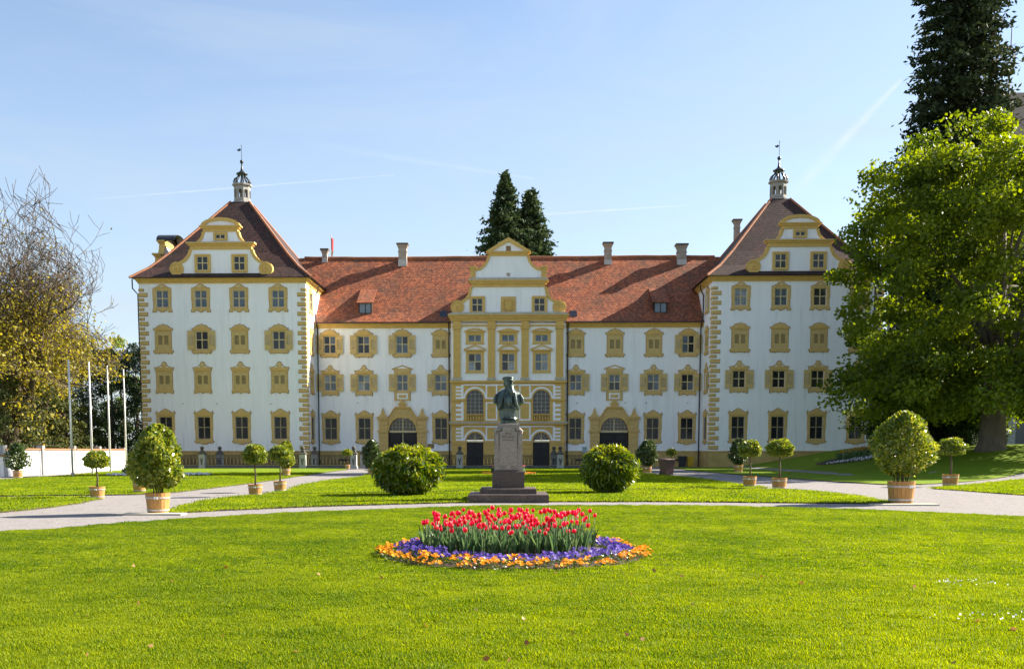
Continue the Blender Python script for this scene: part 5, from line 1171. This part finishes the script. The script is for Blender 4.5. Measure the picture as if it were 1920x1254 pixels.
def tulip_leaf(seed):
    q = random.Random(seed); v, f, t = [], [], []; L = q.uniform(.26, .36); w = q.uniform(.014, .026); bend = q.uniform(.25, .75); tt = q.random()
    for i in range(6):
        u = i/5; rr = .01+bend*L*u**1.8*.5; z = L*(u-.18*bend*u**3); ww = w*math.sin(math.pi*min(1, .12+u*.88))**.7*(1-u*.2) if i < 5 else .001
        v += [(rr, -ww, z), (rr+.012*math.sin(u*3), 0, z-.006), (rr, ww, z)]; t += [tt]*3
    for i in range(5):
        for j in range(2): a = i*3+j; f.append((a, a+1, a+4, a+3))
    return attr_mesh('leaf', [(M['tulipleaf'], v, f, t)])
heads = [tulip_head(i, M['tulipred']) for i in range(4)]; tleaves = [tulip_leaf(i) for i in range(8)]
def stem_mesh(h):
    b = MB(); b.tube([(0, 0, 0), (.006, .004, h*.5), (0, 0, h)], [.006, .005, .0045], 5); me = b.mesh('stem', M['tulipleaf'], True); a = me.attributes.new('tint', 'FLOAT', 'POINT'); a.data.foreach_set('value', [.5]*len(me.vertices)); return me
sh_ = (.34, .43, .51); stems = [stem_mesh(h) for h in sh_]
placed = []; tries = 0
while len(placed) < 205 and tries < 40000:
    tries += 1; a = rnd.uniform(0, 6.283); r = 1.34*math.sqrt(rnd.random()); x, y = r*math.cos(a), r*math.sin(a)*.92
    if all((x-p[0])**2+(y-p[1])**2 > .118**2 for p in placed): placed.append((x, y))
for x, y in placed:
    o = empty('tulip', (BED[0]+x-.12, BED[1]+y+.05, .13)); tag(o, 'red tulip in the middle of the round flower bed', 'tulip', 'red tulips of the round flower bed')
    i = rnd.randrange(3); sc = rnd.uniform(.86, 1.10); o.rotation_euler = (rnd.uniform(-.14, .14), rnd.uniform(-.14, .14), rnd.uniform(0, 6.28)); o.scale = (sc, sc, sc)
    inst('stem', stems[i], o); inst('blossom', rnd.choice(heads), o, (0, 0, sh_[i]-.004), 0, rnd.uniform(.9, 1.35))
    for k in range(5): inst('leaf', rnd.choice(tleaves), o, (0, 0, 0), k*1.257+rnd.uniform(-.5, .5), rnd.uniform(.9, 1.3))
def pansy(seed, mat):
    q = random.Random(seed); v, f, t, v2, f2, t2 = [], [], [], [], [], []
    for i in range(13):
        a = q.uniform(0, 6.28); r = .088*math.sqrt(q.random()); cx, cy, cz = r*math.cos(a), r*math.sin(a), .085+q.uniform(-.02, .03)
        nx, ny = q.uniform(-.5, .5), q.uniform(-.9, .1); n_ = Vector((nx, ny, .8)).normalized(); e1 = n_.orthogonal().normalized(); e2 = n_.cross(e1); tt = q.random()
        for p in range(5):
            b0 = p*1.257; k = len(v); rr = .024
            for (da, rad) in ((0, .002), (-.55, rr*.8), (0, rr*1.05), (.55, rr*.8)):
                w_ = e1*math.cos(b0+da)*rad + e2*math.sin(b0+da)*rad + n_*(.004*rad/rr); v.append((cx+w_.x, cy+w_.y, cz+w_.z)); t.append(tt)
            f.append((k, k+1, k+2, k+3))
    for i in range(26):
        a = q.uniform(0, 6.28); r = .10*math.sqrt(q.random()); c_ = Vector((r*math.cos(a), r*math.sin(a), q.uniform(.015, .075))); d = Vector((math.cos(a)+q.uniform(-.6, .6), math.sin(a)+q.uniform(-.6, .6), q.uniform(.1, .9))).normalized(); s_ = d.orthogonal().normalized(); k = len(v2)
        v2 += [tuple(c_-d*.02), tuple(c_+s_*.011), tuple(c_+d*.025), tuple(c_-s_*.011)]; f2.append((k, k+1, k+2, k+3)); t2 += [q.random()]*4
    return attr_mesh('blossoms', [(mat, v, f, t)]), attr_mesh('leaves', [(M['tubleaf'] if False else M['laurel'], v2, f2, [x*.3 for x in t2])])
pan = {k: [pansy(i+j*10, M[k]) for i in range(4)] for j, k in enumerate(('pansyor', 'pansyvi'))}
for key, rads, nm, lab in (('pansyor', (2.04, 1.92), 'pansy_plant', 'orange pansy in the outer ring of the round flower bed'), ('pansyvi', (1.77, 1.63, 1.48), 'pansy_plant', 'violet pansy in the inner ring of the round flower bed')):
    for ri, rr in enumerate(rads):
        n = int(2*math.pi*rr/.20)
        for i in range(n):
            if rnd.random() < .10: continue
            a = 2*math.pi*(i+.5*ri)/n+rnd.uniform(-.04, .04); r = rr+rnd.uniform(-.06, .06); bl, lv = rnd.choice(pan[key])
            z = .03 if rr > 2.0 else (.06 if rr > 1.9 else (.08 if rr > 1.6 else .095))
            o = empty(nm, (BED[0]+r*math.cos(a), BED[1]+r*math.sin(a), z), rnd.uniform(-.7, .7)); sc = rnd.uniform(.75, 1.4); o.scale = (sc, sc, sc*rnd.uniform(.8, 1.3)); tag(o, lab, 'pansy', lab.split(' in the')[0]+' ring plants')
            inst('blossoms', bl, o); inst('leaves', lv, o)
# distant flower beds
def farbed(name, label, poly, items):
    o = MB(); hs = [float(height(x, y)) for x, y in poly]; cx, cy = sum(p[0] for p in poly)/len(poly), sum(p[1] for p in poly)/len(poly); hz = float(height(cx, cy))
    n = len(poly); o.add([(x-cx, y-cy, h-hz+.075) for (x, y), h in zip(poly, hs)], [tuple(range(n))]); root = o.build(name, M['soil'], None, (cx, cy, hz)); tag(root, label, 'flower bed')
    for nm, mat, m, size, zlo, zhi, sub in items:
        pts_ = []; xs = [p[0] for p in sub]; ys = [p[1] for p in sub]
        while len(pts_) < m:
            x, y = rnd.uniform(min(xs), max(xs)), rnd.uniform(min(ys), max(ys))
            if inpoly(x, y, sub): pts_.append((x-cx, y-cy, float(height(x, y))-hz+rnd.uniform(zlo, zhi)))
        c = np.array(pts_); q = leafobj(nm, [leaves(c, size, size*(.35 if nm == 'leaves' else .8), nr.random(len(c)), axis=np.tile([0, 0, 1.2], (len(c), 1)) if nm == 'leaves' else None)], M[mat], root); q['kind'] = 'stuff'
rr_ = lambda cx, cy, rx, ry: [(cx+rx*math.cos(a), cy+ry*math.sin(a)) for a in np.linspace(0, 2*math.pi, 20)[:-1]]
x, y = 30.5, 82.0
farbed('flower_bed', 'bed of orange tulips and white flowers before the right pavilion', rr_(x, y, 5.4, 5.0), (('leaves', 'tulipleaf', 2600, .42, .1, .55, rr_(x+.6, y+1.2, 4.0, 3.2)), ('blossoms', 'florange', 420, .12, .58, .75, rr_(x+.6, y+1.5, 3.9, 3.0)), ('white_blossoms', 'flwhite', 620, .16, .10, .2, [p for p in rr_(x, y, 5.2, 4.8) if p[1] < y+.5])))
x, y = onZ(300, 891.5)
farbed('flower_bed', 'bed of orange tulips and white flowers behind the large left tub', rr_(x, y, 3.6, 3.2), (('leaves', 'tulipleaf', 700, .38, .1, .5, rr_(x-1.3, y+.3, 1.3, 1.2)), ('blossoms', 'florange', 150, .13, .5, .7, rr_(x-1.3, y+.3, 1.2, 1.1)), ('white_blossoms', 'flwhite', 500, .14, .10, .18, rr_(x, y, 3.4, 3.0))))
x, y = onZ(953, 889)
farbed('flower_bed', 'bed of pink tulips and yellow flowers behind the bust', rr_(x, y, 2.1, 1.9), (('leaves', 'tulipleaf', 700, .38, .1, .5, rr_(x, y, 1.2, 1.0)), ('blossoms', 'flpink', 130, .12, .5, .66, rr_(x, y, 1.2, 1.0)), ('yellow_blossoms', 'florange', 420, .11, .08, .16, rr_(x, y, 2.0, 1.8))))
# ------------------------------------------------------------------ bins, sign
def bin_(x, y, h, w, mat, label, rz=0):
    o = empty('wheelie_bin', (x, y, float(height(x, y))), rz); tag(o, label, 'bin', 'rubbish bins')
    b = MB(); a, c = w*.36, w*.48; b.add([(-a,-a,.06),(a,-a,.06),(a,a,.02),(-a,a,.02),(-c,-c,h*.92),(c,-c,h*.92),(c,c,h*.92),(-c,c,h*.92)], [(0,3,2,1),(0,1,5,4),(1,2,6,5),(2,3,7,6),(3,0,4,7),(4,5,6,7)]); b.box(-c-.02, c+.02, -c-.02, c+.02, h*.86, h*.92); b.build('body', M[mat], o)
    b = MB(); b.add([(-c-.03,-c-.04,h*.925),(c+.03,-c-.04,h*.925),(c+.03,c+.02,h*.925),(-c-.03,c+.02,h*.925),(-c,-c,h*.97),(c,-c,h*.97),(c,c,h),(-c,c,h)], [(0,1,5,4),(1,2,6,5),(2,3,7,6),(3,0,4,7),(4,5,6,7),(3,2,1,0)]); b.tube([(-c*.8, c+.06, h*.95), (c*.8, c+.06, h*.95)], .02, 6); b.build('lid', M[mat], o)
    for s in (-1, 1): 
        b = MB(); b.lathe([(.02, -.03), (.10, -.03), (.10, .03), (.02, .03)], 12); q = b.build('wheel', M['binblack'], o, (s*a*1.05, a, .10)); q.rotation_euler.y = math.pi/2
x, y = onZ(1250, 890.5); bin_(x, y, 1.14, .84, 'binbrown', 'brown wheeled rubbish bin beside the gravel path', .5)
bin_(17.45, 101.6, 1.15, .8, 'binblack', 'black wheeled bin against the plinth of the right range'); bin_(18.25, 101.8, 1.1, .7, 'binyellow', 'yellow wheeled bin against the plinth of the right range')
x, zt = onY(1096, 838, 97.5); o = empty('info_sign', (x, 97.5, 0)); tag(o, 'information sign on two thin legs before the right range', 'sign')
for s in (-1, 1): MB().tube([(s*.19, 0, 0), (s*.19, 0, zt)], .022, 6).build('leg', M['iron'], o)
MB().box(-.21, .21, -.03, .0, zt-.55, zt-.03).build('panel', M['signpanel'], o); b = MB(); b.box(-.23, .23, -.02, .02, zt-.03, zt+.01); b.box(-.23, .23, -.02, .02, zt-.58, zt-.55); b.build('frame', M['iron'], o)

# ------------------------------------------------------------------ trees
def blobs(n, shape, rmin, rmax, per, leaf, aspect, dens=2.2, droop=.1):
    """clumps of leaves; shape(k) -> (n,3) clump centres"""
    C = shape(n); out = []
    for c in C:
        m = int(per*rnd.uniform(.6, 1.3)); r = rnd.uniform(rmin, rmax); d = nr.normal(size=(m, 3)); d /= np.linalg.norm(d, axis=1, keepdims=True)
        rad = r*(nr.random((m, 1))**(1/dens)); p = c + d*rad*np.array([1.15, 1.15, .7]); t = np.clip(rnd.random()*.55+nr.random(m)*.5, 0, 1)
        out.append(leaves(p, leaf, leaf*aspect, t, droop=droop, axis=d*.6))
    return out
def limbs(b, base, ends, r0, r1):
    for e in ends:
        base_ = Vector(base); e = Vector(e); m = base_.lerp(e, .5)+Vector((0, 0, (e-base_).length*.12)); b.tube([base_, base_.lerp(m, .5)+Vector((rnd.uniform(-.3, .3), rnd.uniform(-.3, .3), .1)), m, e], [r0, r0*.8, r0*.55, r1], 6)
# lime tree on the right
LY = 70.0; LX, lz = onY(1858, 835, LY); lz = float(height(LX, LY))
lime = empty('lime_tree', (LX, LY, lz)); tag(lime, 'huge leafy lime tree on the right hiding the right pavilion end', 'tree')
b = MB(); b.tube([(0, 0, -.3), (0, 0, .5), (.05, 0, 2.5), (-.1, .1, 6), (.2, 0, 11), (0, 0, 18)], [1.25, .85, .72, .62, .42, .12], 12); b.tube([(.55, -.1, -.2), (.45, -.05, 2.5), (.8, 0, 6), (2, .2, 10)], [.5, .42, .36, .15], 8)
def lime_shape(n):
    out = []
    while len(out) < n:
        if rnd.random() < .17:      # low boughs hanging towards the lawn
            a = rnd.uniform(0, 6.28); k = rnd.uniform(4.5, 10.4); out.append((k*math.cos(a), k*math.sin(a)*.9, rnd.uniform(2.0, 6.5)+.12*(10.4-k))); continue
        d = nr.normal(size=3); d /= np.linalg.norm(d); k = rnd.uniform(.25, 1.0)**.55
        q = np.sign(d)*np.abs(d)**.8; p = q*k*np.array([10.3, 9.4, 10.4])*(1.07 if rnd.random() > .85 else 1.0)/(np.abs(q)**2.4).sum()**(1/2.4)
        z = p[2]+11.7
        if z < 2.0+.10*abs(p[0]) or (z < 6.0 and math.hypot(p[0], p[1]) < 3.0): continue
        out.append((p[0]+.8*math.sin(z*.9+p[1]), p[1], z))
    return np.array(out)
pts_ = lime_shape(40); limbs(b, (0, 0, 5.5), [tuple(p*.8) for p in pts_[:24]], .26, .05); limbs(b, (0, 0, 11), [tuple(p*.85) for p in pts_[24:]], .2, .04)
b.build('trunk', M['bark'], lime, smooth=True)
leafobj('crown', blobs(560, lime_shape, .8, 1.7, 270, .27, .78), M['lime'], lime)
# conifers
def conifer(name, label, x, y, H, prof, mat, nb, per, ls, z0=2.0, tops=None, group=None, cat='tree', trunk=.9):
    hz = float(height(x, y)); o = empty(name, (x, y, hz)); tag(o, label, cat, group)
    b = MB(); b.tube([(0, 0, -.3), (0, 0, H*.3), (0, 0, H*.97)], [trunk, trunk*.7, .06], 9); parts = []
    for i in range(nb):
        u = (i+rnd.random())/nb; z = z0+(H-z0)*u; Rm = prof(z)*rnd.uniform(.72, 1.1); a = i*2.39996+rnd.uniform(-.3, .3); ca, sa = math.cos(a), math.sin(a)
        tip = (ca*Rm, sa*Rm, z-Rm*.22)
        if i % 2 == 0 and Rm > .8: b.tube([(0, 0, z), (ca*Rm*.5, sa*Rm*.5, z-Rm*.05), tip], [.09, .06, .02], 4)
        m = int(per*(.35+.65*Rm/max(prof(z0+1), .1))); t = nr.random(m)**.6; sp = .16*Rm+.35
        p = np.stack([ca*Rm*t, sa*Rm*t, z-Rm*.22*t*t+.05*Rm*np.sin(t*9)], 1)+nr.normal(size=(m, 3))*np.array([sp, sp, .32])*(.45+.55*(1-np.abs(t-.6)))[:, None]*.62
        ax = np.tile([ca*.7, sa*.7, -.15], (m, 1)); parts.append(leaves(p, ls, ls*.42, np.clip(rnd.random()*.6+nr.random(m)*.4, 0, 1), axis=ax, spread=.6))
    m = 120; p = np.stack([nr.normal(0, .18, m), nr.normal(0, .18, m), H-nr.random(m)*2.2], 1); parts.append(leaves(p, ls, ls*.4, nr.random(m), axis=np.tile([0, 0, 1.0], (m, 1)), spread=.5))
    b.build('trunk', M['barkd'], o, smooth=True); leafobj('crown', parts, M[mat], o)
cx, _ = onY(1790, 400, 91.0)
conifer('giant_conifer', 'giant dark conifer towering behind the lime tree on the right', cx, 91.0, 53, lambda z: 5.6*max(0, 1-(z/56)**2.2)**.8, 'conif', 420, 190, .55, 3.0, trunk=1.2)
cx, _ = onY(947, 400, 150.0)
conifer('far_sequoia', 'taller pointed conifer behind the central gable', cx, 150.0, 42.0, lambda z: min(7, .42*(42.4-z)), 'conif2', 260, 150, .72, 12.0, group='conifers behind the palace roof')
cx, _ = onY(995, 400, 152.0)
conifer('far_sequoia', 'lower broad twin-topped conifer right of the central gable', cx, 152.0, 40.0, lambda z: min(6.5, .40*(40.6-z)+.25), 'conif2', 240, 150, .72, 12.0, group='conifers behind the palace roof')
# bare spreading maple with young leaves
def bare_tree(name, label, x, y, H, seed, leafmat_, nl, spread=1.0, zl=.62, mats='twig', xmax=-33.0):
    q = random.Random(seed); o = empty(name, (x, y, float(height(x, y)))); tag(o, label, 'tree', 'spring trees beyond the garden wall'); b = MB(); tips = []
    XM = xmax-x
    def grow(p, d, L, r, dep):
        pts_ = [p.copy()]; rs = [r]; n = 3 if dep < 4 else 2
        for i in range(n):
            d = (d+Vector((q.uniform(-.28, .28), q.uniform(-.28, .28), q.uniform(-.10, .24)))).normalized(); d = Vector((d.x-(.5 if p.x > XM else 0), d.y, d.z+(.15 if p.x > XM else 0))).normalized(); p = p+d*(L/n); pts_.append(p.copy()); rs.append(max(.02, r*(1-.38*(i+1)/n)))
            if dep >= 1 and i < n-1 and q.random() < .9: side(p, d, L*.62, rs[-1]*.55, dep+1)
        b.tube(pts_, rs, 8 if dep < 2 else (5 if dep < 4 else 3))
        if dep >= 7 or L < .45: tips.append((p, d)); return
        k = 3 if dep < 2 else 2
        if dep >= 4: tips.append((p, d))
        for j in range(k): side(p, d, L*q.uniform(.74, .90), rs[-1]*(.85 if j == 0 else .68), dep+1, j == 0)
    def side(p, d, L, r, dep, straight=False):
        if dep > 7 or L < .3: tips.append((p, d)); return
        ax = Vector((q.uniform(-1, 1), q.uniform(-1, 1), q.uniform(-.4, .5))).normalized(); nd = (d*(1.0 if straight else .62)+ax*(.35 if straight else .8)*spread).normalized(); grow(p, nd, L, r, dep)
    grow(Vector((0, 0, -.2)), Vector((.05, 0, 1)), H*.17, H*.025, 0); b.build('trunk', M[mats], o, smooth=True)
    T = np.array([tuple(t[0]) for t in tips]); zr_ = T[:, 2]/T[:, 2].max(); pr = np.clip((zl-zr_)*3.2, .012, 1); pr /= pr.sum(); ii = nr.choice(len(T), nl, p=pr)
    c = T[ii]+nr.normal(size=(nl, 3))*.34; leafobj('crown', [leaves(c, .26, .17, nr.random(nl), droop=.2)], M[leafmat_], o); return o
tx, _ = onY(10, 840, 76.0)
bare_tree('maple_tree', 'spreading half-bare maple with yellow young leaves at the left edge', tx, 76.0, 30.0, 5, 'spring', 12500)
bare_tree('maple_tree', 'half-bare maple standing farther back behind the flagpoles', tx-3.0, 92.0, 30.0, 9, 'spring', 9000, xmax=-39.5)
bare_tree('maple_tree', 'bare-topped tree cut by the left picture edge', tx-9.5, 84.0, 32.0, 21, 'spring', 7000, xmax=-38)
def blobtree(name, label, x, y, H, rx, mat, nb, per, leaf, z0=.3, group=None, cat='tree', pw=1.5, trunk=.25):
    o = empty(name, (x, y, float(height(x, y)))); tag(o, label, cat, group); b = MB(); b.tube([(0, 0, -.2), (.1, 0, H*.4), (0, .1, H*.9)], [trunk, trunk*.7, .04], 7)
    def shp(n):
        out = []
        for i in range(n):
            u = rnd.random(); pr = (1-abs(2*(u*.93+.02)-.85)**2.2)**.5 if abs(2*(u*.93+.02)-.85) < 1 else .12; a = rnd.uniform(0, 6.28); k = rx*pr*math.sqrt(rnd.uniform(.25, 1)); out.append((k*math.cos(a), k*math.sin(a), z0+u*(H-z0)))
        return np.array(out)
    P_ = shp(9); limbs(b, (0, 0, H*.25), [tuple(p*.8) for p in P_], trunk*.4, .03); b.build('trunk', M['barkd'], o, smooth=True); leafobj('crown', blobs(nb, shp, rx*.16, rx*.34, per, leaf, .5), M[mat], o)
g = 'shrubs and trees beyond the garden wall'
for px, Y, top, rx, mat, nb, lab, nm in ((0, 74, 700, 2.8, 'yew', 60, 'dark spreading yew behind the wall at the left edge', 'yew'), (62, 84, 715, 2.8, 'yew', 60, 'broad yew behind the white wall left of the flagpoles', 'yew'), (112, 91, 740, 2.6, 'yew', 50, 'low rounded yew behind the first flagpole', 'yew'), (160, 97, 765, 1.9, 'yew', 45, 'golden columnar yew between the second and third flagpoles', 'yew'),
        (205, 112, 655, 4.2, 'darkev', 90, 'dark evergreen tree behind the third flagpole', 'evergreen_tree'), (252, 118, 650, 3.6, 'darkev', 80, 'dark evergreen tree close to the left pavilion wall', 'evergreen_tree'), (222, 132, 636, 2.6, 'pale', 50, 'pale green young tree rising behind the dark evergreens', 'young_tree'), (150, 120, 640, 5.5, 'darkev', 90, 'dark evergreen tree far behind the maples', 'evergreen_tree'), (60, 110, 610, 6.0, 'darkev', 90, 'dark evergreen tree far back at the left', 'evergreen_tree')):
    x, zt = onY(px, top, Y); blobtree(nm, lab, x, Y, zt, rx, mat, nb, 170, .26 if mat != 'pale' else .3, group=g)
g = 'dark shrubs below the lime tree'
for px, Y, top, rx, lab in ((1712, 80, 720, 3.3, 'dark yew thicket below the lime tree beside the pavilion'), (1762, 79, 705, 3.6, 'dark yew thicket left of the lime trunk'), (1812, 82, 715, 3.0, 'dark yew right behind the lime trunk')):
    x, zt = onY(px, top, Y); blobtree('dark_yew', lab, x, Y, zt-float(height(x, Y)), rx, 'darkev', 120, 190, .28, group=g)
# ------------------------------------------------------------------ church on the right
ch = empty('church', (51, 106, 0)); tag(ch, 'grey church wall and high dark roof at the right edge', 'church'); CHR = onY(1908, 174, 122)[1]
b = MB(); b.box(0, 40, 0, 32, -.5, 26); b.build('wall', M['greywall'], ch)
b = MB(); b.add([(-.8, -.8, 26), (41, -.8, 26), (41, 16, CHR), (1.0, 16, CHR), (41, 33, 26), (-.8, 33, 26)], [(0, 1, 2, 3), (3, 2, 4, 5), (0, 3, 5), (0, 5, 4, 1)]); b.build('roof', M['slate'], ch, uv=slope_uv)
for x in (.5, 7, 13.5, 20): MB().box(x-.45, x+.45, -.9, 0, -.5, 22).build('buttress', M['ledge'], ch)
for x in (3.7, 10.2, 16.7): MB().prism([(x-1.2, 8), (x+1.2, 8), (x+1.2, 17), (x+.8, 18.6), (x, 20), (x-.8, 18.6), (x-1.2, 17)], -.05, .1).build('window', M['glassd'], ch)
X, Z = onY(1897.5, 50, 118); MB().tube([(X-51, 12, CHR-6), (X-51, 12, Z)], [.12, .05], 6).build('lightning_rod', M['iron'], ch)
b = MB(); xw, _ = onY(1868, 840, 101); b.box(0, 30, 0, .4, -.6, 2.9); gw = b.build('churchyard_wall', M['greywall'], None, (xw, 101.0, float(height(xw, 101)))); tag(gw, 'low grey stone wall with pale pier right of the lime trunk', 'wall')
MB().box(1.0, 1.75, -.15, .55, -.6, 5.0).build('pier', M['stonep'], gw); MB().box(-.1, 30.1, -.2, .6, 2.9, 3.05).build('coping', M['slate'], gw)
